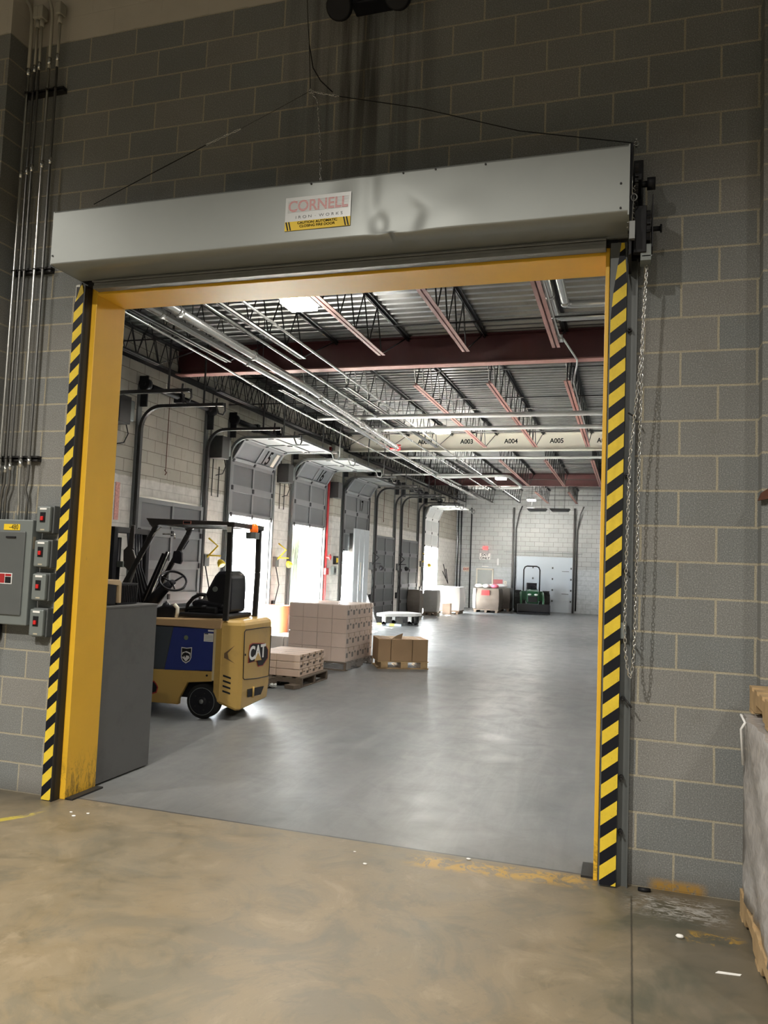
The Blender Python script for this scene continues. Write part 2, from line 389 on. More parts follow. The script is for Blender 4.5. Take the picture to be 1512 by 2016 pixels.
# ------------------------------------------------------------ setting
XL, YF, ZB = -7.6, 30.3, 4.88        # dock wall, end wall, wall top / beam seat
DOORS = [(13,2.85,4.85,'shut'), (14,5.93,7.92,'shut'), (15,8.90,10.80,'open'), (16,11.95,13.90,'open'),
         (17,15.35,17.45,'plate'), (18,18.30,20.25,'shut'), (19,21.15,23.30,'shut'), (20,24.25,26.45,'open')]
DZ = 2.66
b = B(); b.box(-10, 8, -9, .045, -.2, 0); o = struct('floor', b, FLN, 'brown stained concrete floor in front of the doorway')
b = B(); b.box(XL-.3, 8, .045, YF+.3, -.2, 0); o = struct('floor', b, FLF, 'grey polished concrete floor of the dock hall')
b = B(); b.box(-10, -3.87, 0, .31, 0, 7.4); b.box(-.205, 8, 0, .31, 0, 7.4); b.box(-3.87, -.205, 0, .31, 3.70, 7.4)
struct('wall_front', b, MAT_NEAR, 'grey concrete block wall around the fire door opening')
b = B(); b.box(-5.6, -4.64, -.2, 0, 0, 7.4); struct('trim_1', b, MAT_NEAR, 'block pilaster left of the conduits')
b = B(); b.box(.62, 1.35, -.12, 0, 0, 7.4); struct('trim_2', b, MAT_NEAR, 'block pilaster at the right edge')
b = B(); b.box(-10.2, -10, -9, 0, 0, 7.4); struct('wall_left', b, MAT_NEARY)
b = B(); b.box(8, 8.2, -9, 0, 0, 7.4); struct('wall_right', b, MAT_NEARY)
b = B(); b.box(-10, 8, -9.2, -9, 0, 7.4); struct('wall_rear', b, MAT_NEAR)
b = B(); b.box(-10, 8, -9, .31, 7.4, 7.55); struct('ceiling', b, GALVD, 'dark ceiling of the front room')
# dock wall with eight openings
b = B(); ys = [.31]
for n, y0, y1, k in DOORS:
    b.box(XL-.3, XL, ys[-1], y0, 0, 5.45); b.box(XL-.3, XL, y0, y1, DZ, 5.45); ys.append(y1)
b.box(XL-.3, XL, ys[-1], YF+.3, 0, 5.45)
struct('wall_dock', b, MAT_LEFT, 'painted block wall with the dock doors')
b = B(); b.box(XL, -4.94, YF, YF+.3, 0, 5.45); b.box(-2.40, 8, YF, YF+.3, 0, 5.45); b.box(-4.94, -2.40, YF, YF+.3, 2.40, 5.45)
struct('wall_end', b, MAT_FAR, 'grey painted block wall at the far end')
b = B(); b.box(8, 8.3, .31, YF+.3, 0, 5.45); struct('wall_east', b, MAT_LEFT)
# pilaster bulges on the dock wall
b = B()
for y0, y1 in ((14.35, 14.95),): b.box(XL, XL+.12, y0, y1, 0, ZB)
struct('trim_3', b, MAT_LEFT, 'block pilaster beside the red sprinkler pipe')
# roof deck, trapezoidal ribs running across
b = B(); y = .31; prof = []
while y < YF+.2:
    prof += [(y, 5.345), (y+.07, 5.345), (y+.10, 5.41), (y+.17, 5.41)]; y += .20
lo = [[b._v((x, p[0], p[1])) for p in prof] for x in (XL-.3, 8.3)]
for i in range(len(prof)-1): b.face([lo[0][i], lo[0][i+1], lo[1][i+1], lo[1][i]])
b.box(XL-.3, 8.3, .31, YF+.3, 5.45, 5.55)
struct('ceiling', b, DECK, 'corrugated steel roof deck over the dock hall')

# yellow lined opening
t = thing('door_frame', 'yellow painted steel frame lining the thick doorway', 'door frame', (-2.05, .15, 0))
b = B(); b.box(-3.888, -3.845, -.012, .325, 0, 3.70); b.box(-3.92, -3.888, -.012, -.002, 0, 3.70); b.build('jamb', YEL, t, .004)
b = B(); b.box(-.226, -.202, -.012, .325, 0, 3.70); b.build('jamb', YEL, t, .004)
b = B(); b.box(-3.845, -.226, -.012, .325, 3.652, 3.70); b.build('header', YEL, t, .003)
b = B(); b.obox((-3.81,.16,.006),(.03,0,0),(0,.17,0),(0,0,.006)); b.build('threshold_plate', STEELD, t)
b = B(); b.obox((-.26,.12,.006),(.035,0,0),(0,.11,0),(0,0,.006)); b.build('threshold_plate', STEELD, t)

# rolling fire door over the opening
t = thing('rolling_fire_door', 'grey rolling fire door coiled in a dented hood above the yellow opening', 'fire door', (-2.05, -.1, 0))
b = B(); hx0, hx1, hz0, hz1, hy = -3.945, -.098, 3.738, 4.118, -.4
NX, NZ = 240, 34
def dent(x, z):
    d = 0.
    # wide shallow buckle bounded by a curved crease, with a sharp pocket at the bottom
    sg = lambda q: 1/(1+math.exp(-max(-30, min(30, q))))
    r = math.hypot((x+1.545)/.044, (z-3.802)/.062); d += .009*sg((1-r)/.25)
    edge = -1.275-.9*max(0, z-3.88)**1.0-.25*max(0, 3.84-z)
    d += .016*sg((x+1.58)/.06)*sg((edge-x)/.022)*math.exp(-((z-3.78)/.17)**2)
    d += .006*math.exp(-((x+1.60)/.05)**2)*sg((z-3.86)/.04)
    d += .010*math.exp(-((x+1.86)/.13)**2-((z-4.02)/.16)**2)
    d -= .006*math.exp(-((x+1.05)/.16)**2-((z-3.82)/.12)**2)
    d += .0035*math.exp(-((x+2.9)/.5)**2-((z-3.9)/.25)**2)
    return d
gr = []
for j in range(NZ+1):
    z = hz0+(hz1-hz0)*j/NZ; row = []
    for i in range(NX+1):
        x = hx0+(hx1-hx0)*i/NX; dz = .022*math.exp(-((x+1.42)/.06)**2) if j == 0 else 0
        row.append(b._v((x, hy+dent(x, z), z-dz*0+ (.012*math.exp(-((x+1.47)/.05)**2) if j == 0 else 0))))
    gr.append(row)
for j in range(NZ):
    for i in range(NX): b.face([gr[j][i], gr[j][i+1], gr[j+1][i+1], gr[j+1][i]], True)
bb = [b._v((v.co.x, -.075, hz0)) for v in gr[0]]; tb = [b._v((v.co.x, -.002, hz1)) for v in gr[NZ]]
mb = [b._v((v.co.x, (hy*.55-.075*.45)+ .02*math.exp(-((v.co.x+1.42)/.05)**2), hz0+.016*math.exp(-((v.co.x+1.42)/.06)**2))) for v in gr[0]]
for i in range(NX):
    b.face([mb[i], mb[i+1], gr[0][i+1], gr[0][i]], True); b.face([bb[i], bb[i+1], mb[i+1], mb[i]], True)
    b.face([gr[NZ][i], gr[NZ][i+1], tb[i+1], tb[i]])
hood = b.build('hood', GALV, t)
b = B(); b.box(hx0-.002, hx0+.004, hy, -.002, hz0, hz1); b.box(hx1-.004, hx1+.004, hy-.003, -.002, hz0-.02, hz1+.002); b.build('hood_end_plate', GALV, t)
b = B(); b.box(hx0+.1, hx1, -.082, -.064, 3.725, 3.752); b.build('hood_lip', GALVD, t)
b = B()
for x, z in ((-3.93, 3.80), (-.14, 3.90), (-.14, 3.76), (-2.0, 4.105), (-1.4, 4.105), (-1.2, 4.105), (-.9, 4.10)): b.cyl((x, hy-.006, z), (x, hy+.01, z), .006, 8)
b.build('rivet', STEELD, hood)
# sticker
sx0, sx1, sz0, sz1 = -2.166, -1.728, 3.812, 4.026
b = B(); b.box(sx0, sx1, hy-.0045, hy-.003, sz0+.058, sz1); b.build('sticker', mat('sticker white', (.50,.51,.51), .35, .2, .08, 5), hood)
b = B(); b.box(sx0, sx1, hy-.0050, hy-.003, sz0, sz0+.058); b.build('caution_strip', YELS, hood)
R, U = (1,0,0), (0,0,1)
text('sticker_lettering', 'CORNELL', .098, ((sx0+sx1)/2, hy-.0055, sz1-.062), R, U, mat('faded red print', (.62,.20,.20), .5), hood, .0003, .93, .002)
b = B()
for k in range(9): b.box(sx0+.015, sx1-.015, hy-.0066, hy-.0058, sz1-.097+k*.0088, sz1-.0945+k*.0088)
b.build('sticker_stripe', mat('sticker white', (0,0,0)), hood)
text('sticker_lettering', 'I R O N  \u00b7  W O R K S', .026, ((sx0+sx1)/2+.01, hy-.0055, sz0+.082), R, U, mat('grey print', (.16,.16,.17), .5), hood, .0003, 1.3)
text('caution_lettering', 'CAUTION: AUTOMATIC\nCLOSING FIRE DOOR', .022, ((sx0+sx1)/2, hy-.0058, sz0+.034), R, U, INK, hood, .0003, 1.12, .0005)
b = B()
for x in (sx0+.012, sx0+.030, sx1-.040, sx1-.022):
    b.prism([(0,0),(.009,0),(-.005,.055),(-.014,.055)], (x+.006, hy-.0060, sz0+.002), R, U, (0,.001,0))
b.build('caution_stripe', BLACK, hood)
# coiled curtain edge and bottom bar
b = B(); b.box(-3.82, -.222, -.10, -.03, 3.664, 3.690); b.box(-3.82, -.222, -.092, -.035, 3.692, 3.712); b.box(-3.82, -.222, -.098, -.03, 3.714, 3.728)
b.build('bottom_bar', GALVD, t, .003)
b = B(); b.box(-3.90, -.16, -.055, -.004, 3.70, 3.80); b.build('curtain', BLACK, t)  # curtain strip coloured black to stand in for the shaded gap under the hood
# guides
b = B(); b.prism([(-3.985,0),(-3.900,0),(-3.900,3.60),(-3.93,3.72),(-3.985,3.56)], (0,-.085,.005), R, U, (0,.012,0)); gl = b.build('guide_cover', HAZL, t)
b = B(); b.box(-3.985, -3.888, -.072, -.014, .0, 3.70); b.box(-3.900, -3.890, -.095, -.03, .0, 3.70); b.build('guide', STEELD, t)
b = B(); b.prism([(-.190,0),(-.102,0),(-.102,3.44),(-.118,3.68),(-.136,3.68),(-.175,3.40),(-.190,3.22)], (0,-.088,.012), R, U, (0,.012,0)); gr_ = b.build('guide_cover', HAZR, t)
b = B(); b.box(-.196, -.102, -.075, -.014, .0, 3.70); b.build('guide', GREYD, t)
b = B(); b.box(-.102, -.040, -.03, -.003, .0, 3.70); b.box(-.047, -.040, -.05, -.003, 0, 3.70); gx = b.build('guide_angle', GREYD, t)
b = B()
for z in (3.18, 2.32, 1.77, 1.04, .60, .30): b.cyl((-.082,-.055,z), (-.082,-.03,z), .014, 8); b.cyl((-.082,-.085,z), (-.082,-.055,z), .006, 6)
for z in (2.68, 1.05): b.tube([(-.08,-.07,z),(-.055,-.09,z-.02),(-.035,-.10,z-.05)], .005, 6)
b.build('bolt', STEELD, gx)
b = B(); b.box(-.105,-.07,-.075,-.03,1.38,1.47); b.cyl((-.08,-.10,1.395),(-.08,-.03,1.395),.008,8); b.cyl((-.075,-.2,1.42),(-.075,-.05,1.42),.006,8); b.build('chain_cleat', GREYP, gx)
b = B(); b.box(-4.00, -3.965, -.06, -.0, 3.58, 3.72); b.build('guide_bracket', mat('bare aluminium', (.42,.41,.36), .45, .4), t)
# drive gear at the right end of the hood
b = B()
b.box(-.094, -.078, -.34, -.03, 3.52, 4.16); b.box(-.078, -.02, -.06, -.003, 3.60, 4.20); b.box(-.02, .01, -.12, -.003, 3.72, 3.86)
b.box(-.06, -.03, -.30, -.05, 3.96, 4.0); b.box(-.07,.0,-.28,-.24,3.55,3.82)
b.build('drive_bracket', BLACK, t, .003)
def sprocket(b, c, r, w, n):
    poly = []
    for i in range(n):
        a = 2*PI*i/n; q = PI/n
        poly += [(r*math.cos(a-q*.45), r*math.sin(a-q*.45)), (r*1.13*math.cos(a-q*.15), r*1.13*math.sin(a-q*.15)), (r*1.13*math.cos(a+q*.15), r*1.13*math.sin(a+q*.15)), (r*math.cos(a+q*.45), r*math.sin(a+q*.45))]
    b.prism(poly, c, (0,1,0), (0,0,1), (w,0,0))
b = B(); sprocket(b, (-.066,-.20,3.98), .10, .018, 22); sprocket(b, (-.035,-.18,3.72), .085, .016, 18); b.build('sprocket', STEELD, t)
b = B(); b.cyl((-.10,-.18,3.72),(.085,-.18,3.72),.014,10); b.cyl((.075,-.18,3.72),(.085,-.18,3.72),.024,12); b.cyl((-.09,-.20,3.98),(.03,-.20,3.98),.018,10); b.cyl((.0,-.20,3.98),(.045,-.20,3.98),.036,14)
b.cyl((-.05,-.24,3.56),(.03,-.24,3.56),.012,8); b.build('shaft', BLACK, t)
b = B(); sprocket(b, (.0,-.20,3.70), .10, .022, 16); b.box(.028, .034, -.32, -.08, 3.56, 3.86); b.build('hand_wheel', BLACK, t)
b = B(); b.box(-.03, .028, -.27, -.17, 3.505, 3.60); b.box(-.025, .033, -.27, -.16, 3.525, 3.537); b.build('chain_guide', GREYP, t, .003)
b = B()
b.tube([(-.085+.02*math.cos(k*.9), -.30+.02*math.sin(k*.9), 3.93-k*.004) for k in range(60)], .004, 5); b.build('release_spring', CHROME, t)
b = B(); b.box(-.092,-.062,-.36,-.33,3.60,3.70); b.tube([(-.077,-.345,3.70),(-.075,-.345,3.80),(-.07,-.34,3.86)], .004, 6); b.tube([(-.07+.016*math.cos(a*PI/6), -.345, 3.84+.02*math.sin(a*PI/6)) for a in range(12)], .004, 5, True)
b.build('release_link', GALVD, t)
def chain(b, path, pitch=.024, r=.0028, w=.0075):
    """oval links along a polyline"""
    path = [V(p) for p in path]; seg = [(path[i+1]-path[i]).length for i in range(len(path)-1)]; L = sum(seg); n = int(L/pitch)
    for k in range(n):
        d = (k+.5)*L/n; i = 0
        while i < len(seg)-1 and d > seg[i]: d -= seg[i]; i += 1
        a = path[i]; dr = (path[i+1]-a).normalized(); c = a+dr*d
        sd = dr.cross(V((0,1,0))).normalized() if abs(dr.y) < .9 else V((1,0,0))
        u = sd if k % 2 == 0 else dr.cross(sd).normalized()
        u = (u*.9+dr.cross(u)*(.3 if k % 4 < 2 else -.3)).normalized()
        pts = [c+dr*(pitch*.68*math.cos(t))+u*(w*math.sin(t)) for t in [2*PI*q/8 for q in range(8)]]
        b.tube(pts, r, 4, True)
b = B()
chain(b, [(.012,-.21,3.70),(.007,-.2,3.51),(-.005,-.2,3.2),(-.017,-.2,2.98),(-.04,-.2,2.70),(-.067,-.2,2.40),(-.075,-.2,1.9),(-.078,-.19,1.44),(-.07,-.19,1.30),(-.055,-.19,1.205),(-.044,-.19,1.185),(-.036,-.19,1.21),(-.028,-.19,1.30),(-.024,-.19,1.44),(-.02,-.2,1.9),(-.018,-.2,2.4),(-.012,-.2,2.8),(-.008,-.2,3.2),(.006,-.2,3.50)])
b.build('hand_chain', CHROME, t)

# fusible link chains over the hood
t = thing('fusible_link_chain', 'thin fusible link chains strung on the block wall above the hood', 'chain', (-2.15,-.1,4.3))
def thin(b, pts, r=.0032): b.tube(pts, r, 5)
b = B(); thin(b, [(-2.235,-.1,5.66),(-2.212,-.1,5.4),(-2.195,-.1,5.243),(-2.172,-.1,4.93)], .003); b.build('wire', STEELD, t)
b = B(); chain(b, [(-2.172,-.1,4.93),(-2.116,-.1,4.837),(-2.08,-.1,4.55),(-2.057,-.1,4.12)], .02, .003, .007); b.build('chain', CHROME, t)
b = B(); chain(b, [(-2.165,-.1,4.915),(-2.063,-.1,4.882),(-1.96,-.1,4.85)], .02, .003, .006); b.build('chain', CHROME, t); b = B(); thin(b, [(-1.96,-.1,4.85),(-1.4,-.1,4.69),(-.75,-.1,4.45),(-.063,-.07,4.30)], .003); b.build('wire', BLACK, t)
b = B(); chain(b, [(-2.68,-.1,4.724),(-2.95,-.1,4.64)], .02, .003, .006); b.build('chain', CHROME, t); b = B(); thin(b, [(-2.95,-.1,4.64),(-3.4,-.1,4.475),(-3.859,-.1,4.304)], .003); thin(b, [(-2.172,-.1,4.92),(-2.4,-.1,4.83),(-2.68,-.1,4.724)], .0012); b.build('wire', BLACK, t)
b = B(); b.tube([(-.063+.014*math.cos(a*PI/5), -.07, 4.30+.014*math.sin(a*PI/5)) for a in range(10)], .003, 5, True); b.cyl((-.063,-.0,4.315),(-.063,-.09,4.315),.005,6); b.build('eye_bolt', CHROME, t)
b = B(); thin(b, [(-.06,-.09,4.31),(-.075,-.3,4.16),(-.08,-.34,3.95),(-.08,-.345,3.86)], .0028); b.build('wire', CHROME, t)
b = B(); b.tube([(-2.172+.012*math.cos(a*PI/5), -.1, 4.915+.012*math.sin(a*PI/5)) for a in range(10)], .003, 5, True); b.build('ring', CHROME, t)
b = B(); b.tube([(-2.195,-.1,5.25),(-2.16,-.1,5.08),(-2.10,-.1,4.98),(-2.03,-.05,4.92)], .004, 5); b.build('cord', BLACK, t)

# conduits on the left
CX = [(-4.576,.0135), (-4.520,.0095), (-4.478,.0095), (-4.384,.0115), (-4.309,.0105)]
lab = ['leftmost bright thick conduit on the block wall, curving over at its top', 'thin conduit just right of the thick leftmost one', 'thin conduit third from the left above the panel',
       'bright conduit fourth from the left, curving over at its top', 'rightmost of the five conduits beside the hood']
CRM = mat('cream overspray', (.36,.34,.28), .6, .1, .1, 6)
for k, (x, r) in enumerate(CX):
    t = thing('electrical_conduit', lab[k], 'conduit', (x, -.065, 1.97), group=None)
    b = B(); low = [(x-.035, -.05, 1.96), (x-.035,-.05,2.14), (x-.02,-.06,2.19), (x,-.065,2.24)] if k in (1,2) else [(x-.03*(k == 0), -.055, 1.96),(x-.03*(k == 0),-.055,2.10),(x,-.065,2.2)]
    if k == 4: low = [(x+.0,-.055,1.96),(x+.0,-.055,2.12),(x-.02,-.06,2.2),(x-.0,-.065,2.27)]
    b.tube(low+[(x,-.065,3.0),(x,-.065,4.0),(x,-.065,5.0),(x,-.065,5.45)], r, 10); b.build('pipe', CHROME if k in (0,3) else mat('dull conduit', (.20,.20,.195), .35, .8, .2, 9), t)
    b = B()
    if k in (0,3): b.tube([(x,-.065,5.45),(x,-.065,5.85)]+[(x-.22+.22*math.cos(a*PI/12), -.065-.0*a, 5.85+.28*math.sin(a*PI/12)) for a in range(1,6)], r*1.05, 10)
    else: b.tube([(x,-.065,5.45),(x,-.065,5.83)], r*1.05, 10); b.cyl((x,-.065,5.8),(x,-.065,5.86),r*1.9,10)
    b.build('painted_end', CRM, t)
    if k not in (0,3):
        b = B(); b.box(x-.024, x+.024, -.10, -.03, 5.86, 5.96); b.build('pull_fitting', CRM, t, .008)
    for z in (2.30, 4.60, 5.42): b = B(); b.cyl((x,-.065,z+.02*k),(x,-.065,z+.055+.02*k), r*1.35, 8); b.build('coupling', CHROME, t)
for z, l in ((2.43,'lowest'), (3.868,'middle'), (5.285,'topmost')):
    t = thing('strut_channel', l+' black strut channel clamping the five conduits to the wall', 'strut', (-4.42,-.02,z-.02))
    b = B(); b.box(-4.61, -4.255, -.045, -.001, z-.020, z-.006); b.box(-4.61, -4.255, -.045, -.001, z+.006, z+.020); b.box(-4.61,-4.255,-.012,-.001,z-.006,z+.006); b.build('channel', STEELD, t)
    for x, r in CX: b = B(); b.tube([(x+(r+.003)*math.cos(a*PI/8), -.065-(r+.003)*math.sin(a*PI/8), z) for a in range(9)], .004, 5); b.box(x-r-.012, x-r-.002, -.066,-.045,z-.008,z+.008); b.build('pipe_clamp', STEELD, t)

# electrical panel and four switches
t = thing('electrical_cabinet', 'large grey electrical cabinet with a dark door, cut by the left edge', 'electrical cabinet', (-4.5,-.05,1.2))
b = B(); b.box(-4.63, -4.205, -.10, -.001, 1.205, 1.972); body = b.build('body', GREYP, t, .008)
b = B(); b.box(-4.60, -4.255, -.112, -.098, 1.275, 1.885); dr = b.build('door', GREYD, t, .014)
b = B(); b.box(-4.42,-4.335,-.12,-.110,1.835,1.847); b.build('latch', BLACK, dr)
b = B(); b.box(-4.46,-4.345,-.1145,-.111,1.50,1.578); b.build('warning_label', WHITE, dr)
b = B(); b.box(-4.405,-4.352,-.1160,-.113,1.556,1.573); b.box(-4.455,-4.41,-.116,-.113,1.506,1.573); b.build('warning_mark', REDS, dr); b = B(); b.box(-4.405,-4.352,-.1160,-.113,1.506,1.552); b.build('warning_text_block', BLACK, dr)
b = B(); b.box(-4.46,-4.315,-.103,-.0995,1.893,1.937); b.build('voltage_label', YELS, t)
text('voltage_lettering', '\u2013480', .052, (-4.37,-.104,1.915), R, U, BLACK, t, .0003, .8, 0)
b = B(); b.box(-4.2045,-4.2035,-.085,-.06,1.76,1.85); b.build('torn_sticker', mat('torn tan sticker', (.30,.26,.19), .8), t)
names = ['topmost', 'second from the top', 'third from the top', 'lowest']
for k, (z0, z1) in enumerate(((1.882,2.076),(1.631,1.828),(1.39,1.587),(1.132,1.332))):
    t = thing('disconnect_switch', names[k]+' of the four small grey boxes with red switches', 'switch', (-4.12,-.05,z0), group='grey switch boxes')
    b = B(); b.box(-4.186, -4.056, -.06, 0, z0-.004, z1+.004); b.build('back_box', GREYD, t, .006)
    b = B(); b.box(-4.183, -4.064, -.095, -.06, z0+.003, z1-.003); c = b.build('cover', GREYP, t, .010)
    b = B(); b.box(-4.148, -4.103, -.099, -.094, z0+.075, z0+.147); b.build('switch_plate', BLACK, c)
    b = B(); b.box(-4.137, -4.115, -.110, -.098, z0+.088, z0+.118); b.build('red_rocker', REDX, c, .003)
    b = B(); b.box(-4.155, -4.095, -.0965, -.094, z1-.028, z1-.015); b.build('name_label', PAPER, c)
    b = B(); b.box(-4.14, -4.105, -.0962, -.094, z0+.016, z0+.026); b.build('rating_label', mat('tan label', (.42,.38,.28), .6), c)
b = B(); b.tube([(-4.52,-.032,1.205),(-4.52,-.032,1.12),(-4.56,-.032,1.04),(-4.62,-.032,1.0)], .03, 10); o = b.build('conduit_elbow', BLACK); tag(o, 'black conduit elbow under the grey electrical cabinet at the left edge', 'conduit')

# emergency light heads at the top edge
t = thing('emergency_light', 'dark twin-head emergency light at the top edge of the picture', 'light', (-1.75,-.1,5.3))
b = B(); b.box(-1.90, -1.56, -.13, 0, 5.46, 5.66); b.build('housing', BLACKG, t, .01)
for x in (-1.93, -1.53):
    b = B(); b.lathe((x,-.14,5.43), (0,-1,-.55), [(0,.03),(.02,.055),(.09,.085),(.13,.088),(.14,.078)], 20); b.cyl((x+.02,-.12,5.46),(x,-.16,5.42),.012,8); b.build('lamp_head', BLACK, t)

# right edge: wrapped load with a wooden pallet on top
def pallet(name, label, cx, cy, z, rz, m=WOOD, L=1.2, W=1.0, group=None):
    t = thing(name, label, 'pallet', (cx, cy, z), rz, group)
    xf = Matrix.Translation(V((cx,cy,z))) @ Matrix.Rotation(rz, 4, 'Z')
    b = B(xf); n = 7
    for i in range(n): x = -L/2+.05+(L-.1)*i/(n-1); b.box(x-.045, x+.045, -W/2, W/2, .118, .136)
    b.build('deck_boards', m, t)
    for y in (-W/2+.02, 0, W/2-.02):
        b = B(xf); h = .10; a = L/2
        b.prism([(-a,0),(-a*.66,0),(-a*.62,.045),(-a*.25,.045),(-a*.21,0),(a*.21,0),(a*.25,.045),(a*.62,.045),(a*.66,0),(a,0),(a,h),(-a,h)], (0,y-.018,.018), (1,0,0), (0,0,1), (0,.036,0)); b.build('stringer', m, t)
    b = B(xf)
    for x in (-L/2+.05, 0, L/2-.05): b.box(x-.045, x+.045, -W/2, W/2, 0, .016)
    b.build('bottom_boards', m, t)
    return t
pallet('wooden_pallet', 'bottom wooden pallet under the film-wrapped load at the right edge', 1.10, -.75, 0, PI/2, WOOD, 1.15, 1.16)
t = thing('wrapped_load', 'tall grey load wrapped in cloudy stretch film at the right edge', 'wrapped load', (1.10,-.75,.137))
b = B(); nx = 26
rings = []
for j in range(15):
    z = .137+.90*j/14; ring = []
    for q in range(4):
        c0 = [(.53,-1.30),(1.67,-1.30),(1.67,-.20),(.53,-.20)][q]; c1 = [(1.67,-1.30),(1.67,-.20),(.53,-.20),(.53,-1.30)][q]
        for i in range(14):
            f = i/14; w = .009*math.sin(i*2.1+j*1.7+q)+.012*math.sin(j*.9+i*.7); ox, oy = [(0,-1),(1,0),(0,1),(-1,0)][q]
            e = math.sin(f*PI)**.3
            ring.append(b._v((c0[0]+(c1[0]-c0[0])*f+ox*w*e, c0[1]+(c1[1]-c0[1])*f+oy*w*e, z)))
    rings.append(ring)
b.loft(rings, True, True); b.build('film_wrapped_cartons', FILMW, t)
b = B(); b.tube([(.53,-.30,1.03),(.50,-.33,1.05),(.515,-.37,1.02),(.50,-.34,.98),(.512,-.33,.80)], .007, 5); b.build('film_tail', WHITE, t)
pallet('wooden_pallet', 'wooden pallet lying on top of the film-wrapped load at the right edge', 1.13, -.68, 1.045, PI/2, WOOD, 1.10, 1.13)
b = B(); b.prism([(0,0),(.05,.035),(.12,.05),(.13,.02),(.09,.0),(.07,-.03),(.03,-.045),(-.02,-.055)], (.615,-.165,2.215), (.8,-.0,0), (0,.0,.8), (0,.045,0)); o = b.build('hanging_scrap', RUST); tag(o, 'torn brown scrap sticking out from the right edge above the wrapped load', 'scrap')
# litter
b = B(); b.prism([(0,0),(.10,.012),(.105,.03),(.01,.022)], (.335,-.885,.001), (1,0,0), (.2,1,0), (0,0,.002)); o = b.build('paper_strip', PAPER); tag(o, 'narrow white paper strip on the brown floor at lower right', 'litter')
b = B(); b.ball((.205,-.585,.010), .016, 8, 1.3, .9, .6); o = b.build('paper_crumb', PAPER); tag(o, 'small white crumb on the brown floor right of the doorway', 'litter')
b = B(); b.tube([(.02,-.06,.008),(.05,-.07,.012),(.08,-.055,.008)], .012, 6); o = b.build('dark_scrap', BLACK); tag(o, 'small black scrap at the wall foot by the yellow paint patch', 'litter')
for k, (x, y, s) in enumerate(((-1.50,-.30,.010),(-1.62,-.14,.007),(-3.55,-.28,.012),(-3.50,-.20,.010),(-3.62,-.22,.009),(-.95,.02,.012))):
    b = B(); b.ball((x, y, s*.3), s, 6, 1.5, 1, .4); o = b.build('floor_chip', PAPER); tag(o, 'tiny pale chip lying on the brown floor before the doorway', 'litter', 'pale chips on the floor')

# ------------------------------------------------------------ roof steel
def ibeam(name, label, y, m, mf, x0=XL, x1=8., z0=4.88, z1=5.34):
    t = thing(name, label, 'steel beam', ((x0+x1)/2, y, z0))
    b = B(); b.box(x0, x1, y-.006, y+.006, z0+.02, z1-.02); b.build('web', m, t)
    b = B(); b.box(x0, x1, y-.10, y+.10, z0, z0+.02); b.build('bottom_flange', mf, t)
    b = B(); b.box(x0, x1, y-.10, y+.10, z1-.02, z1); b.build('top_flange', m, t)
    return t
GY = [6.95, 15.72, 24.3]
g1 = ibeam('roof_girder', 'dark red steel roof beam nearest the yellow doorway', GY[0], REDP, REDL)
g2 = ibeam('roof_girder', 'cream painted steel roof beam with black stencilled numbers', GY[1], CREAM, CREAM)
g3 = ibeam('roof_girder', 'dark red steel roof beam farthest back, beyond the cream beam', GY[2], REDP, REDP)
for k, s in enumerate(('A001', 'A002', 'A003', 'A004', 'A005', 'A006', 'A007')):
    text('beam_number', s, .17, (-6.62+k*1.18, GY[1]-.0075, 5.13), (1,0,0), (0,0,1), INK, g2, .0005, .95, .004)
bays = [(.33, GY[0], 'in the bay nearest the yellow doorway', .2, 1.35), (GY[0], GY[1], 'between the dark red beam and the cream beam', .5, 1.7), (GY[1], GY[2], 'just behind the cream beam', .6, 1.5), (GY[2], YF, 'in the last bay before the end wall', .5, .6)]
for bi, (y0, y1, where, i0, i1) in enumerate(bays):
    proto = None; x0 = -1.03
    base = thing('roof_joist', 'reddish roof joist '+where, 'roof joist', (x0, (y0+y1)/2, 4.7), 0, 'reddish joists '+where)
    b = B()
    for s in (-1, 1): b.box(x0+s*.030-.022, x0+s*.030+.022, y0, y1, 5.32, 5.328); b.box(x0+s*.010-.003, x0+s*.010+.003, y0, y1, 5.285, 5.328)
    b.build('top_chord', STEELD, base)
    b = B()
    for s in (-1, 1): b.box(x0+s*.030-.022, x0+s*.030+.022, y0+i0, y1-i1, 4.70, 4.707); b.box(x0+s*.010-.003, x0+s*.010+.003, y0+i0, y1-i1, 4.70, 4.745)
    b.build('bottom_chord', REDL, base)
    b = B(); n = int((y1-i1-y0-i0)/.56); st = (y1-i1-y0-i0)/n; ps = [(x0, y0+.12, 5.31), (x0, y0+i0+.06, 4.715)]
    for k in range(n): ps += [(x0, y0+i0+(k+.5)*st, 5.31), (x0, y0+i0+(k+.97)*st, 4.715)]
    ps += [(x0, y1-.12, 5.31)]; b.tube(ps, .010, 5)
    b.build('web', STEELD, base)
    for k in range(-6, 7):
        x = x0+k*1.21
        if k == 0 or x < XL+.3 or x > 3: continue
        r = dup(base, (x, (y0+y1)/2, 4.7))
        if k <= -3:      # the joists over the dock side carry dark unpainted chords
            r['label'] = 'dark unpainted joist over the dock side '+where; r['group'] = 'dark joists '+where
            for c in r.children:
                if c.name.startswith('bottom_chord'): dark = c.data.copy(); dark.materials.clear(); dark.materials.append(STEELD); c.data = dark
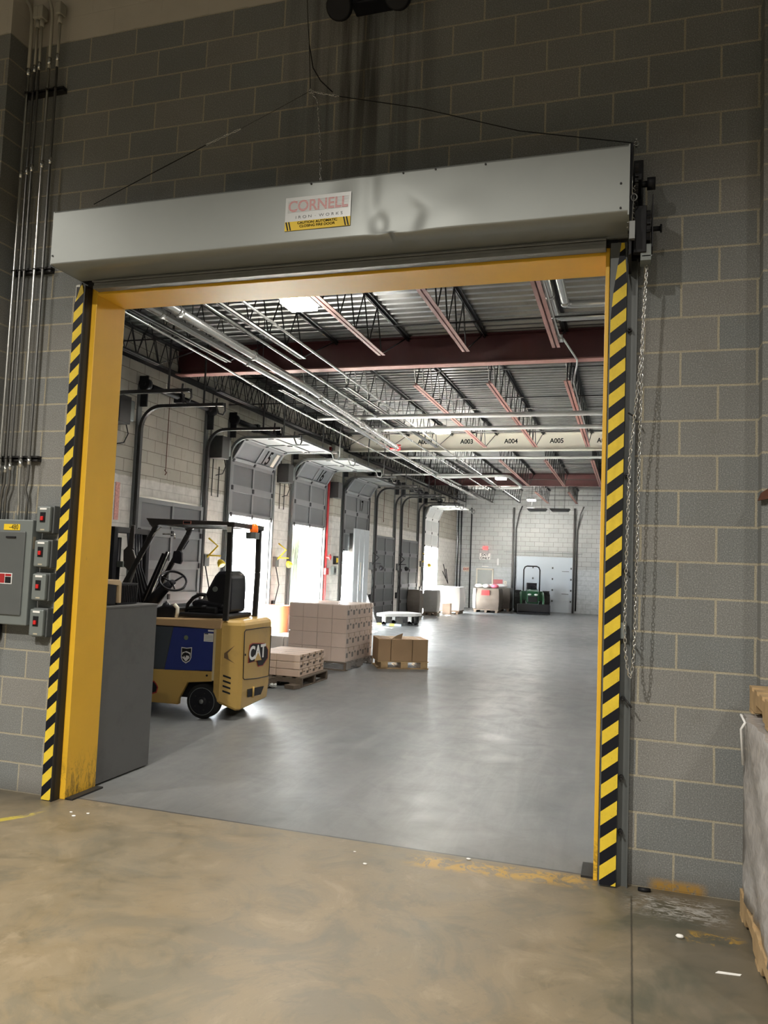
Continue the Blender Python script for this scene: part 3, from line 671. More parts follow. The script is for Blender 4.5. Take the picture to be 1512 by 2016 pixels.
# thin cross bridging rods and ledger angle on the dock wall
for bi, ys in enumerate(((2.4, 4.5), (8.8, 12.2), (18.3, 21.2), (26.5, 28.6))):
    for k, y in enumerate(ys):
        t = thing('bridging_rods', ['nearer','farther'][k]+' pair of bridging rods '+bays[bi][2], 'bridging', (-2, y, 4.75))
        b = B(); b.tube([(XL, y, 4.76), (7.9, y, 4.76)], .011, 5); b.build('rod', STEELD, t)
        b = B(); b.tube([(XL, y+.05, 5.28), (7.9, y+.05, 5.28)], .011, 5); b.build('rod', STEELD, t)
b = B(); b.box(XL+.002, XL+.09, .33, YF, 4.90, 4.91); b.box(XL+.002, XL+.01, .33, YF, 4.83, 4.90)
for k in range(96): 
    y = .4+k*.31; b.tube([(XL+.06, y, 4.9), (XL+.06, y+.155, 5.31), (XL+.06, y+.31, 4.9)], .010, 4)
b.box(XL+.002, XL+.1, .33, YF, 5.31, 5.33)
o = b.build('edge_truss', STEELD); tag(o, 'dark lattice truss running along the top of the dock wall', 'truss')
# conduits under the deck, along the bays
for x, lbl in ((-2.85,'left'), (-1.75,'right')):
    pass
def pipe(name, label, pts, r, m, cat='pipe', rings=(), n=10, group=None):
    mid = V(pts[len(pts)//2]); t = thing(name, label, cat, tuple(mid), 0, group)
    b = B(); b.tube(pts, r, n); b.build('run', m, t)
    if rings:
        for y in rings:
            for p, q in zip(pts, pts[1:]):
                if p[1] <= y < q[1]:
                    f = (y-p[1])/(q[1]-p[1]); c = V(p).lerp(V(q), f); b = B(); b.cyl(c-V((0,.04,0)), c+V((0,.04,0)), r*1.25, n); b.build('coupling', m, t)
                    if cat == 'pipe': b = B(); b.cyl(c+V((0,.3,0)), (c.x, c.y+.3, 5.35), .006, 6); b.build('hanger', STEELD, t)
    return t
PIPE = mat('pipe silver', (.72,.72,.70), .24, .75, .12, 6); PIPEW = mat('pipe white', (.66,.66,.64), .35, .1, .1, 6)
pipe('sprinkler_pipe', 'thicker silver pipe, left one of the two big pipes along the ceiling', [(-5.4,.33,4.62),(-5.4,7,4.60),(-5.4,12.3,4.44),(-5.4,17.2,4.36),(-5.4,24,4.34)], .048, PIPE, rings=(3.1,5.3,7.2,9.6,12,15,19))
pipe('sprinkler_pipe', 'silver pipe, right one of the two big pipes along the ceiling', [(-5.1,.33,4.60),(-5.1,7,4.57),(-5.1,12.0,4.40)], .055, PIPE, rings=(3.0,4.9,7.4,9.6))
pipe('ceiling_conduit', 'thin bright conduit nearest the dock wall below the joists', [(-5.5,.33,4.50),(-5.5,4.5,4.42),(-5.5,7,4.32),(-5.5,10.5,4.28),(-5.5,16,4.27)], .014, CHROME, 'conduit', rings=(2.5,5.7,8.8))
pipe('ceiling_conduit', 'thin bright conduit just right of the two big ceiling pipes', [(-4.75,.33,4.66),(-4.75,7,4.62),(-4.75,14,4.52),(-4.75,22,4.48)], .018, CHROME, 'conduit', rings=(2.5,5.5,8.5,12))
pipe('ceiling_conduit', 'second thin conduit right of the two big ceiling pipes', [(-4.35,.33,4.72),(-4.35,7,4.69),(-4.35,14,4.6),(-4.35,27,4.55)], .018, PIPE, 'conduit', rings=(4,10,16))
t = thing('red_valve', 'small red valve joining the two big ceiling pipes', 'valve', (-5.15,12.2,4.4))
b = B(); b.cyl((-5.32,12.25,4.42),(-5.08,12.25,4.41),.04,12); b.cyl((-5.14,12.25,4.36),(-5.14,12.25,4.48),.025,10); b.build('body', REDS, t)
b = B(); b.tube([(-5.14+.06*math.cos(a*PI/6),12.25+.06*math.sin(a*PI/6),4.49) for a in range(12)], .012, 6, True); b.build('hand_wheel', REDS, t)
pipe('ceiling_pipe', 'white pipe loop dropping below the ceiling right of the big pipes', [(-5.4,17.0,4.37),(-5.2,17.25,4.37),(-5.1,17.3,4.37),(-3.7,17.4,4.42),(-3.45,17.45,4.42),(-3.38,17.6,4.42),(-3.25,19.2,4.33),(-3.3,19.4,4.30),(-3.45,19.5,4.30),(-3.9,19.5,4.30)], .045, PIPEW)
for k, (y, z, r, x0) in enumerate(((9.5,4.60,.045,-6.0), (10.6,4.56,.04,-5.6))):
    pipe('cross_pipe', ['nearer','farther'][k]+' bright pipe running crosswise before the cream beam', [(x0,y,z),(0,y,z),(7.9,y,z)], r, PIPEW)
pipe('cross_pipe', 'long bright pipe running crosswise just behind the cream beam', [(-7.4,16.3,4.80),(-2,16.3,4.78),(7.9,16.3,4.78)], .035, PIPEW)
pipe('cross_pipe', 'bright pipe crossing above the dock doors behind the cream beam', [(-7.4,18.2,4.55),(-5,18.2,4.55),(-4.4,18.2,4.55)], .03, PIPEW)
# heater exhaust elbows at the top right
t = thing('insulated_pipe', 'left one of the two fat silver pipes at top right behind the yellow header', 'pipe', (-.99,3,4.9))
b = B(); b.tube([(-.985,.4,4.92),(-.985,4.75,4.92),(-.985,4.95,4.92),(-.90,5.02,4.92),(-.5,5.02,4.92),(3,5.02,4.92)], .050, 12); b.build('run', PIPE, t)
b = B(); b.cyl((-.985,4.15,4.92),(-.985,4.23,4.92),.058,12); b.build('coupling', PIPE, t)
b = B(); b.cyl((-.985,4.86,4.92),(-.985,4.93,4.92),.062,12); b.build('coupling', PIPE, t)
t = thing('insulated_pipe', 'right one of the two fat silver pipes at top right behind the yellow header', 'pipe', (-.83,3,4.9))
b = B(); b.tube([(-.83,.4,4.90),(-.83,4.3,4.90),(-.83,4.44,4.90),(-.76,4.5,4.90),(-.5,4.5,4.90),(3,4.5,4.90)], .046, 12); b.build('run', PIPE, t)
b = B(); b.cyl((-.83,4.37,4.90),(-.83,4.44,4.90),.056,12); b.build('coupling', PIPE, t)
pipe('ceiling_conduit', 'white conduit running down the right-hand joist with a square box', [(-.97,.4,4.76),(-.97,5.2,4.76),(-.93,5.6,4.80),(-.84,6.84,4.86),(-.86,7.1,4.84),(-.96,7.8,4.76),(-.98,13.5,4.76)], .014, PIPEW, 'conduit')
b = B(); b.box(-1.05,-.93,5.35,5.5,4.74,4.80); o = b.build('junction_box', PIPE); tag(o, 'square metal junction box under the right-hand joist near the dark red beam', 'junction box')

# ceiling lights
def glow(x, y, z):
    l = bpy.data.lights.new('ceiling_lamp', 'AREA'); l.shape = 'RECTANGLE'; l.size = .3; l.size_y = .32; l.energy = 100; l.color = (1, .96, .88)
    o = bpy.data.objects.new('ceiling_lamp', l); COL.objects.link(o); o.location = (x, y, z)
    l = bpy.data.lights.new('ceiling_lamp_spill', 'POINT'); l.shadow_soft_size = .12; l.energy = 40; l.color = (1, .96, .88)
    o = bpy.data.objects.new('ceiling_lamp_spill', l); COL.objects.link(o); o.location = (x, y, z-.13)
def lamp(x, y, z, label):
    t = thing('ceiling_light', label, 'ceiling light', (x, y, z), 0, 'ceiling lights of the dock hall')
    b = B(); b.prism([(-.19,0),(.19,0),(.13,.07),(-.13,.07)], (x, y-.19, z+.01), (1,0,0), (0,0,1), (0,.38,0)); b.build('housing', GALVD, t)
    b = B(); b.box(x-.16, x+.16, y-.17, y+.17, z-.045, z+.012); b.build('lens', LAMP, t)
    b = B(); b.tube([(x-.1,y,z+.08),(x-.1,y,5.35)], .004, 4); b.tube([(x+.1,y,z+.08),(x+.1,y,5.35)], .004, 4); b.build('hanger', STEELD, t)
    glow(x, y, z-.07)
lamp(-3.72, 3.3, 4.70, 'bright ceiling light just behind the yellow header')
lamp(-3.98, 11.6, 4.70, 'bright ceiling light before the cream beam')
lamp(-4.05, 20.3, 4.70, 'ceiling light beyond the cream beam beside the white pipe loop')
lamp(-3.98, 28.0, 4.70, 'farthest ceiling light, close to the end wall')
for x, y in ((1.5,3.3),(1.5,11.6),(1.5,20.3),(1.5,28.)):
    glow(x, y, 4.64)

# ------------------------------------------------------------ dock doors
LET = {13:'first', 14:'first fully visible shut', 15:'open', 16:'open', 17:'half-open', 18:'shut', 19:'shut', 20:'farthest open'}
TZ = 4.12; TR = .36      # track height, bend radius
def tpath(d, x=XL+.07):
    """point and tangent at distance d up the track from z=0"""
    h = TZ-TR; q = TR*PI/2
    if d <= h: return V((x, 0, d)), V((0,0,1))
    if d <= h+q:
        a = (d-h)/TR; return V((x+TR-TR*math.cos(a), 0, h+TR*math.sin(a))), V((math.sin(a),0,math.cos(a)))
    return V((x+TR+d-h-q, 0, TZ)), V((1,0,0))
DDESC = {13:'dock door mostly hidden behind the left yellow jamb', 14:'closed grey dock door behind the forklift cage', 15:'raised dock door numbered 15', 16:'raised dock door numbered 16',
         17:'partly raised dock door 17 behind the stack of tan cartons', 18:'nearer of the two tall shut dock doors', 19:'farther of the two tall shut dock doors', 20:'raised white dock door nearest the end wall'}
for di, (n, y0, y1, kind) in enumerate(DOORS):
    t = thing('door_%d' % (di+1), DDESC[n], 'dock door', (XL, (y0+y1)/2, 0), 0, None, 'structure')
    hx = XL+1.53
    # vertical + bent + horizontal tracks, both sides
    for s, y in ((-1, y0-.05), (1, y1+.05)):
        b = B(); pts = [V((XL+.07, y, .0))]
        d = .0
        L = (TZ-TR)+TR*PI/2+1.1; K = 30
        ds = [0, 1.5, 3, TZ-TR]+[TZ-TR+TR*PI/2*i/8 for i in range(1, 9)]+[L-.4, L]
        for dd in ds:
            p, tg = tpath(dd); pts.append(V((p.x, y, p.z)))
        for p, q in zip(pts[1:], pts[2:]): b.bar(p, q, .05, .06, (0,1,0))
        # J shaped bumper spring at the end
        b.tube([(hx-.12,y,TZ+.10),(hx-.13,y,TZ-.02),(hx-.08,y,TZ-.14),(hx,y,TZ-.16),(hx+.03,y,TZ-.10),(hx+.02,y,TZ+.02)], .014, 6)
        b.tube([(hx-.35,y,TZ),(hx-.35,y,4.80),(hx-.30,y,5.3)], .016, 5)
        b.build('track', STEELD if n not in (15,16,20) else GREYD, t)
        b = B(); b.box(XL, XL+.035, y-.05, y+.05, 0, TZ+.35); b.build('jamb_angle', GREYD, t)
        b = B(); b.box(XL, XL+.16, y-.012, y+.012, TZ+.0, TZ+.5); b.cyl((XL+.11,y-.05,TZ+.36),(XL+.11,y+.05,TZ+.36),.10,16); b.cyl((XL+.11,y-.07,TZ+.36),(XL+.11,y+.07,TZ+.36),.04,10); b.build('cable_drum', BLACK, t)
    b = B(); b.cyl((XL+.11,y0,TZ+.36),(XL+.11,y1,TZ+.36),.016,8); ym = (y0+y1)/2
    b.cyl((XL+.11,y0+.12,TZ+.36),(XL+.11,ym-.12,TZ+.36),.045,12); b.cyl((XL+.11,ym+.12,TZ+.36),(XL+.11,y1-.12,TZ+.36),.045,12); b.box(XL, XL+.15, ym-.05, ym+.05, TZ+.28, TZ+.44); b.build('torsion_spring', BLACK, t)
    if n not in (15,16,20):
        b = B(); b.tube([(XL+.05, ym-.25, TZ+.4), (XL+.05, ym-.25, 3.2)], .008, 4); b.tube([(XL+.05,ym-.25-.03,3.2),(XL+.05,ym-.22,3.16),(XL+.05,ym-.26,3.12)], .012, 4); b.build('pull_cord', RUST, t)
    # panels
    h = .535; d0 = {'shut': .0, 'open': DZ-.05, 'plate': 2.1}[kind]; np_ = 5
    if n in (15,16): d0 = 2.62
    if n == 20: d0 = 2.55; 
    mp, mr = (DOORW, WHITE) if n == 20 else (DOORG, DOORR)
    for k in range(np_):
        a, ta = tpath(d0+k*h); c, tc_ = tpath(d0+(k+1)*h)
        a.y = 0; dr = (c-a).normalized(); ln = (c-a).length; nrm = V((dr.z, 0, -dr.x))      # towards the room
        yc = (y0+y1)/2; wy = (y1-y0)/2
        mid = (a+c)/2+V((0,yc,0))
        b = B(); b.obox(mid-nrm*.02, V((0,wy,0)), dr*(ln/2), nrm*.012); pn = b.build('panel', mp, t)
        b = B()
        for yy, w in ((-wy+.04,.04),(0,.03),(wy-.04,.04)): b.obox(mid+V((0,yy,0)), V((0,w,0)), dr*(ln/2), nrm*.012)
        for e in (-1, 1): b.obox(mid+dr*e*(ln/2-.035), V((0,wy,0)), dr*.035, nrm*.011)
        b.build('stile', mr, pn)
        b = B()
        for yy in (-wy+.05, 0, wy-.05): b.obox(a+V((0,yc+yy,0))+nrm*.02, V((0,.03,0)), dr*.045, nrm*.008)
        b.build('hinge', BLACK, pn)
        if n in (15,16,17) and k == 2:
            text('door_number', str(n), .44, tuple(mid+V((0,wy*.36,0))-nrm*.0065-dr*.01), (0,1,0), tuple(dr), INK, t, .001, .8, .006)
            if n == 15:
                b = B(); b.obox(mid+V((0,wy*.74,0)), V((0,.07,0)), dr*.15, nrm*.015); b.build('window', CREAM, pn)
    # frame lintel
    b = B(); b.box(XL-.3, XL+.012, y0-.02, y1+.02, DZ-.02, DZ+.06); b.box(XL-.3, XL-.2, y0, y0+.04, 0, DZ); b.box(XL-.3, XL-.2, y1-.04, y1, 0, DZ); b.build('frame', mat('frame cream', (.5,.48,.42), .6), t)

# ------------------------------------------------------------ fittings on the dock wall piers
def ubox(y, z, label):
    t = thing('operator_box', label, 'motor box', (XL+.12, y, z))
    b = B(); b.box(XL, XL+.28, y-.22, y+.06, z, z+.42); b.build('housing', STEELD, t, .01)
    b = B(); b.box(XL+.02, XL+.22, y+.06, y+.24, z+.08, z+.40); b.build('motor_cover', GREYP, t, .02)
    b = B(); b.tube([(XL+.1,y+.2,z+.05),(XL+.1,y+.27,z-.1),(XL+.08,y+.2,z-.25),(XL+.05,y,z-.3)], .01, 5); b.build('cord', BLACK, t)
ubox(5.25, 3.72, 'grey motor box on the wall just past the left yellow jamb')
ubox(8.35, 3.62, 'dark motor box on the wall between the shut door and door 15')
ubox(11.35, 3.50, 'dark motor box on the pier between doors 15 and 16')
ubox(14.50, 3.45, 'dark motor box right of door 16 above the red pipe')
for y, w in ((5.0,'behind the left yellow jamb'), (8.4,'between the shut door and door 15'), (11.4,'between doors 15 and 16')):
    b = B(); b.tube([(XL+.02,y-.12,4.0),(XL+.02,y-.12,2.92),(XL+.02,y+.12,2.92),(XL+.02,y+.12,3.5)], .010, 6)
    o = b.build('wall_conduit', STEELD); tag(o, 'thin U-shaped conduit on the white pier '+w, 'conduit')
for y in (5.15, 8.15, 14.9):
    b = B(); b.tube([(XL+.02,y,4.85),(XL+.02,y,2.4)], .008, 5); o = b.build('wall_conduit', STEELD)
    tag(o, 'straight thin conduit coming down from the truss '+{5.15:'behind the left yellow jamb',8.15:'behind the forklift cage',14.9:'right of the red standpipe'}[y], 'conduit')
t = pipe('standpipe', 'red sprinkler standpipe on the wall right of door 16', [(XL+.10,14.05,.35),(XL+.10,14.05,2.0),(XL+.10,14.05,4.75)], .035, REDS)
b = B(); b.cyl((XL+.03,14.05,1.9),(XL+.25,14.05,1.9),.03,8); b.tube([(XL+.22,14.05+.07*math.cos(a*PI/5),1.9+.07*math.sin(a*PI/5)) for a in range(10)], .012, 5, True); b.box(XL+.04,XL+.16,13.95,14.15,1.45,1.62); b.build('valve', REDS, t)
b = B(); b.box(XL, XL+.012, 5.42, 5.52, 2.28, 2.86); 
o = b.build('wall_sign', mat('red print strip', (.62,.30,.26), .6, 0, .6, 30)); tag(o, 'narrow vertical red printed strip on the white wall beside the yellow jamb', 'sign')
for y, z, s, w in ((8.15,1.70,'lamp','behind the forklift seat'), (11.2,1.72,'lamp','between doors 15 and 16'), (18.0,1.70,'dark','left of the nearer tall shut door'), (20.85,1.70,'dark','between the two tall shut doors'), (24.0,1.85,'lamp','left of the farthest open door')):
    t = thing('dock_light', ('yellow' if s == 'lamp' else 'black')+' swing-arm dock light on the wall '+w, 'dock light', (XL, y, z))
    b = B(); b.box(XL, XL+.08, y-.08, y+.08, z-.10, z+.12); b.build('wall_box', GREYD, t)
    b = B(); b.tube([(XL+.06,y,z+.05),(XL+.26,y+.05,z+.28),(XL+.08,y+.02,z+.42)], .018, 6); b.tube([(XL+.06,y,z+.10),(XL+.32,y+.07,z+.10)], .015, 6); b.build('arm', YELS if s == 'lamp' else BLACK, t)
    b = B(); b.lathe((XL+.30,y+.06,z+.02), (.5,-.2,-.6), [(0,.03),(.04,.06),(.11,.075),(.13,.06)], 12); b.build('lamp_head', YELS if s == 'lamp' else BLACK, t)
    b = B(); b.tube([(XL+.05,y,z-.1),(XL+.12,y+.05,z-.5),(XL+.05,y+.02,z-.9)], .012, 5); b.box(XL,XL+.05,y-.05,y+.05,z-1.05,z-.85); b.build('cord', BLACK, t)
for y, z0, w, g in ((14.50,1.45,'grey','pier right of the red standpipe'), (14.62,1.72,'black','pier right of the red standpipe')):
    t = thing('control_box', 'small '+w+' control box on the '+g, 'control box', (XL+.12, y, z0))
    b = B(); b.box(XL+.12, XL+.20, y-.09, y+.09, z0, z0+.22); b.build('box', GREYP if w == 'grey' else BLACK, t)
    b = B(); b.box(XL+.20, XL+.21, y-.05, y+.05, z0+.05, z0+.17); b.build('button_plate', BLACK if w == 'grey' else YELS, t)
# dock shelter curtains outside doors 15, 16 and 20
CUR = mat('dock curtain', (.30,.34,.27), .8, 0, .4, 5)
for y0, y1, lb, m in ((9.0,9.75,'in open door 15, left side',CUR), (12.05,12.65,'in open door 16, upper left corner',CUR), (13.05,13.5,'torn and hanging in open door 16, right side',CUR), (24.4,25.1,'dark, in the farthest open door',SLATE)):
    b = B(); vs = []; low = {9.0:1.9, 12.05:1.75, 13.05:.5, 24.4:1.2}[y0]
    for i in range(13):
        f = i/12; y = y0+(y1-y0)*f; x = XL-.42-.05*math.sin(i*1.9)
        l2 = low+.5*f if y0 != 13.05 else .5+ (1-f)*.0+.8*abs(f-.4)
        yb = y if y0 != 13.05 else y-.28*(1-.7*f)
        vs.append((b._v((x,y,DZ-.03)), b._v((x-.03,(y+yb)/2,(DZ+l2)/2)), b._v((x,yb,l2))))
    for p, q in zip(vs, vs[1:]): b.face([p[0],q[0],q[1],p[1]], True); b.face([p[1],q[1],q[2],p[2]], True)
    o = b.build('dock_curtain', m); sm = o.modifiers.new('thick','SOLIDIFY'); sm.thickness = .006
    tag(o, 'greenish dock shelter curtain '+lb if m is CUR else 'dark blue-grey dock shelter curtain '+lb, 'curtain')
b = B(); b.box(XL-.62,XL-.30,8.8,26.6,-.25,-.02); b.box(-40,XL-.62,-20,60,-1.35,-1.25); struct('floor', b, mat('outdoor concrete', (.55,.54,.50), .9, 0, .1, 1), 'sunlit concrete yard outside the dock doors')

# ------------------------------------------------------------ cabinet behind the left jamb
t = thing('filing_cabinet', 'plain grey steel cabinet standing behind the left yellow jamb', 'cabinet', (-4.1, .68, 0))
b = B(); b.box(-4.34, -3.858, .335, 1.022, .012, 1.325); b.build('body', CABG, t, .004)
b = B(); b.box(-4.345, -3.855, .332, 1.025, 1.325, 1.345); b.build('top', CABG, t, .004)
b = B(); b.box(-4.30, -3.90, .36, 1.0, 0, .014); b.build('plinth', BLACK, t)
t = thing('equipment_case', 'black case with a cream rim and ribbed side on top of the grey cabinet', 'case', (-4.05, .66, 1.345))
b = B(); b.box(-4.20, -3.935, .36, .56, 1.347, 1.53); b.build('front_panel', BLACKG, t, .008)
b = B(); b.prism([(.34,1.545),(.585,1.545),(.61,1.52),(.615,1.36),(.585,1.36),(.575,1.50),(.34,1.522)], (-4.21,0,0), (0,1,0), (0,0,1), (.285,0,0)); b.build('rim', mat('cream plastic', (.62,.48,.30), .4), t, .006)
b = B(); b.box(-4.20, -3.95, .60, .86, 1.347, 1.515)
for k in range(10): b.box(-3.955, -3.942, .62+k*.024, .632+k*.024, 1.36, 1.50)
b.build('ribbed_side', BLACKG, t, .004)

# ------------------------------------------------------------ forklift
TH = math.radians(4); FO = V((-4.475, 2.92, 0))
FX = Matrix.Translation(FO) @ Matrix.Rotation(TH, 4, 'Z')
e1 = FX.to_3x3() @ V((1,0,0)); e2 = FX.to_3x3() @ V((0,1,0))
def F(a, b_, z): return tuple(FX @ V((a, b_, z)))
t = thing('forklift', 'yellow electric forklift with a blue battery side parked beyond the doorway', 'forklift', tuple(FO), TH)
AX, AZ = (1,0,0), (0,0,1)
def fb(): return B(FX)
b = fb()
for y in (0, .86): b.prism([(-1.45,.13),(-.28,.133),(-.275,.20),(-.185,.378),(.108,.408),(.104,.516),(-1.45,.470)], (0,y,0), AX, AZ, (0,.06,0))
b.build('side_sill', FLY, t, .01)
b = fb(); b.box(-1.35, .1, .1, .82, .20, .9); b.build('chassis', BLACK, t)
b = fb(); b.prism([(-.478,.492),(.104,.523),(.098,.972),(-.395,.972)], (0,.012,0), AX, AZ, (0,.5,0)); bp = b.build('battery_panel', BLUE, t, .006)
b = fb(); b.prism([(-1.4,.472),(-.483,.494),(-.40,.972),(-1.4,.972)], (0,.020,0), AX, AZ, (0,.5,0)); b.build('step_panel', SLATE, t, .006)
b = fb(); b.prism([(.104,.42),(.128,.42),(.128,.972),(.100,.972)], (0,-.002,0), AX, AZ, (0,.3,0)); b.build('edge_strip', mat('pale yellow edge', (.60,.50,.30), .5), t)
b = fb(); b.prism([(-1.15,.985),(-.45,.980),(-.39,.982),(.125,.975),(.186,.982),(.198,1.075),(.15,1.085),(-1.15,1.04)], (0,-.012,0), AX, AZ, (0,.95,0)); b.build('seat_deck', mat('worn tan yellow', (.54,.36,.19), .4, 0, .08, 4, coat=.2), t, .012)
# counterweight
cw = [(.125,0),(.195,0),(.205,.01),(.372,.100),(.405,.135),(.425,.86),(.40,.90),(.22,.92),(.125,.92)]
b = fb(); rings = []
for z, ins in ((.125,-.035),(.145,-.012),(.30,0),(1.02,0),(1.05,-.010),(1.074,-.045)):
    ring = []
    for a, c in cw:
        zz = z
        if z < .2: zz = z+(.055 if a < .21 and c < .5 else 0)-(.03 if a > .36 and c < .2 else 0)
        elif z < .5 and a < .15: zz = .44
        ring.append(b._v((a+(ins if a > .2 else 0), min(max(c+(-ins if c < .46 else ins)*.7, 0), .92), zz)))
    rings.append(ring)
b.loft(rings, True, False); c = b.build('counterweight', FLY, t, .008)
def rp(bb, z, out=.003): return (.405+.0276*(bb-.135)+out, bb, z)
b = fb(); b.tube([rp(.12,.955),rp(.15,.972),rp(.60,.968),rp(.86,.962),rp(.86,.40),rp(.83,.385),rp(.5,.40),rp(.18,.43),rp(.14,.45)], .0055, 5, True); b.build('access_panel_seam', BLACK, c)
b = fb(); b.cyl(rp(.17,.70,-.01), rp(.17,.70,.006), .013, 8); b.build('panel_latch', BLACK, c)
def quad(b, pts, off, th=.0015):
    f = [V(p) for p in pts]; n = V((1,0,0)); lo = [b._v(p+n*off) for p in f]; hi = [b._v(p+n*(off+th)) for p in f]
    b.face(hi); b.face(list(reversed(lo)))
    for i in range(len(f)): b.face([lo[i], lo[(i+1)%len(f)], hi[(i+1)%len(f)], hi[i]])
hexo = [(.25,.60),(.27,.80),(.34,.815),(.69,.785),(.80,.70),(.80,.60),(.66,.525),(.53,.53),(.48,.60)]
def hexs(s): 
    cx, cz = .52, .68; return [rp(cx+(p[0]-cx)*s, cz+(p[1]-cz)*s, 0) for p in hexo]
b = fb(); quad(b, hexs(1.0), .004); b.build('logo_outline', REDS, c)
b = fb(); quad(b, hexs(.93), .006); b.build('logo_field', BLACK, c)
text('logo_lettering', 'CAT', .205, rp_w if False else F(*rp(.475,.695,.012)), e2+e1*.0276, Z, WHITE, c, .0006, 1.12, .007)
b = fb(); quad(b, [rp(.40,.61,0), rp(.60,.60,0), rp(.49,.695,0)], .012); b.build('logo_triangle', FLY, c)
b = fb(); dv = V((.167,.09,0)).normalized(); dn = V((dv.y,-dv.x,0))
for k in range(4):
    z = .47-k*.055; o_ = V((.225,.021,z))+dn*.001; b.prism([(0,0),(.085,-.030),(.085,-.010),(0,.020)], o_, dv, AZ, dn*.003)
b.build('louvre', BLACK, c)
b = fb(); o_ = V((.225,.021,.72))+dn*.001; b.prism([(0,0),(.11,.085),(.035,.0),(.05,-.06),(.12,-.11),(.0,-.05)], o_, dv, AZ, dn*.003); b.build('recess', mat('recess brown', (.12,.07,.03), .6), c)
b = fb(); quad(b, [rp(.27,.31,0), rp(.72,.285,0), rp(.70,.26,0), rp(.64,.20,0), rp(.28,.22,0)], .003, .003); b.build('tow_recess', BLACK, c)
b = fb(); b.cyl(rp(.42,.20,.007), rp(.42,.32,.007), .014, 8); b.box(.41,.42,.50,.60,.24,.27); b.build('tow_pin', FLY, c)
# decals on the battery side
b = fb(); b.cyl((-.234,.0105,.862),(-.234,.0125,.862),.026,14); b.build('round_badge', mat('olive badge', (.16,.20,.12), .5), bp)
b = fb(); b.box(-.02,.09,.009,.0105,.835,.925); b.box(.025,.092,.009,.0105,.945,.962); b.build('paper_sticker', PAPER, bp)
b = fb() 
for k in range(4): b.box(-.012,.083,.0085,.0092,.848+k*.016,.851+k*.016)
b.box(-.015,.03,.0085,.0092,.912,.924); b.build('sticker_print', SLATE, bp)
sh = [(-.283,.757),(-.219,.752),(-.155,.762),(-.157,.65),(-.175,.61),(-.219,.582),(-.262,.605),(-.281,.645)]
b = fb(); b.prism(sh, (0,.0105,0), AX, AZ, (0,-.001,0)); sd = b.build('shield_decal', WHITE, bp)
b = fb(); b.prism([(-.219+(x+.219)*.88, .675+(z-.675)*.88) for x, z in sh], (0,.0095,0), AX, AZ, (0,-.0008,0)); b.build('shield_field', BLACK, sd)
b = fb(); b.prism([(-.268,.700),(-.219,.716),(-.170,.700),(-.172,.65),(-.219,.602),(-.266,.645)], (0,.0087,0), AX, AZ, (0,-.0008,0)); b.build('shield_centre', WHITE, sd)
b = fb(); b.prism([(-.270+(x+.187)*1.32, .645+(z-.66)*1.1) for x, z in [(-.187,.672),(-.178,.70),(-.16,.712),(-.135,.708),(-.117,.695),(-.113,.665),(-.120,.662),(-.124,.68),(-.150,.682),(-.152,.662),(-.160,.660),(-.164,.68),(-.175,.662)]], (0,.0079,0), AX, AZ, (0,-.0008,0)); b.build('shield_animal', BLACK, sd)
b = fb(); b.prism([(-.62,.36),(-.585,.37),(-.55,.335),(-.53,.30),(-.545,.24),(-.62,.215)], (0,-.002,0), AX, AZ, (0,.003,0)); b.build('side_logo_edge', REDS, t)
b = fb(); b.prism([(-.62,.348),(-.588,.356),(-.558,.325),(-.542,.298),(-.555,.252),(-.62,.23)], (0,-.0035,0), AX, AZ, (0,.003,0)); b.build('side_logo_field', BLACK, t)
b = fb(); b.cyl((.045,-.006,.47),(.045,.004,.47),.012,6); b.build('sill_bolt', BLACK, t)
# wheels
def wheel(a, b0, r, w, nm='wheel'):
    b = fb(); b.lathe((a,b0,r), (0,1,0), [(0,r*.80),(.006,r*.93),(.02,r),(w-.02,r),(w-.006,r*.93),(w,r*.8)], 32); o = b.build(nm, RUBBER, t)
    b = fb(); b.lathe((a,b0-.001,r), (0,1,0), [(0,r*.76),(.012,r*.72),(.014,r*.35),(.0,r*.30),(-.012,r*.16),(-.012,.001)], 32); b.build('hub', BLACKG, o)
    b = fb(); b.tube([(a+r*.78*math.cos(q*PI/16), b0-.002, r+r*.78*math.sin(q*PI/16)) for q in range(32)], .003, 5, True)
    b.build('rim_line', GREYP, o)
    b = fb(); b.ball((a,b0-.012,r), r*.14, 10, 1, .5, 1); b.build('hub_cap', GALVD, o)
    b = fb()
    for q in range(5): b.cyl((a+r*.5*math.cos(q*1.257), b0-.004, r+r*.5*math.sin(q*1.257)), (a+r*.5*math.cos(q*1.257), b0+.02, r+r*.5*math.sin(q*1.257)), .009, 6)
    b.build('wheel_bolt', STEELD, o)
wheel(0,0,.187,.15); wheel(0,.77,.187,.15); wheel(-1.15,-.0,.24,.17); wheel(-1.15,.75,.24,.17)
# operator station
b = fb(); b.box(-.40,.20,.12,.80,1.08,1.13); b.prism([(-.34,1.12),(.02,1.12),(.02,1.20),(-.28,1.20)], (0,.2,0), AX, AZ, (0,.5,0)); b.build('seat_base', BLACK, t, .02)
b = fb(); b.prism([(-.30,1.18),(.08,1.17),(.10,1.24),(-.22,1.28),(-.32,1.25)], (0,.24,0), AX, AZ, (0,.44,0)); b.build('seat_cushion', BLACKG, t, .03)
b = fb(); b.prism([(-.10,1.20),(-.155,1.34),(-.12,1.42),(-.055,1.55),(-.01,1.60),(.08,1.61),(.15,1.56),(.16,1.40),(.16,1.14),(.0,1.12)], (0,.25,0), AX, AZ, (0,.45,0)); sb = b.build('seat_backrest', BLACKG, t, .035)
b = fb(); b.cyl((-.03,.240,1.40),(-.03,.252,1.40),.03,12); b.build('seat_badge', GREYP, sb)
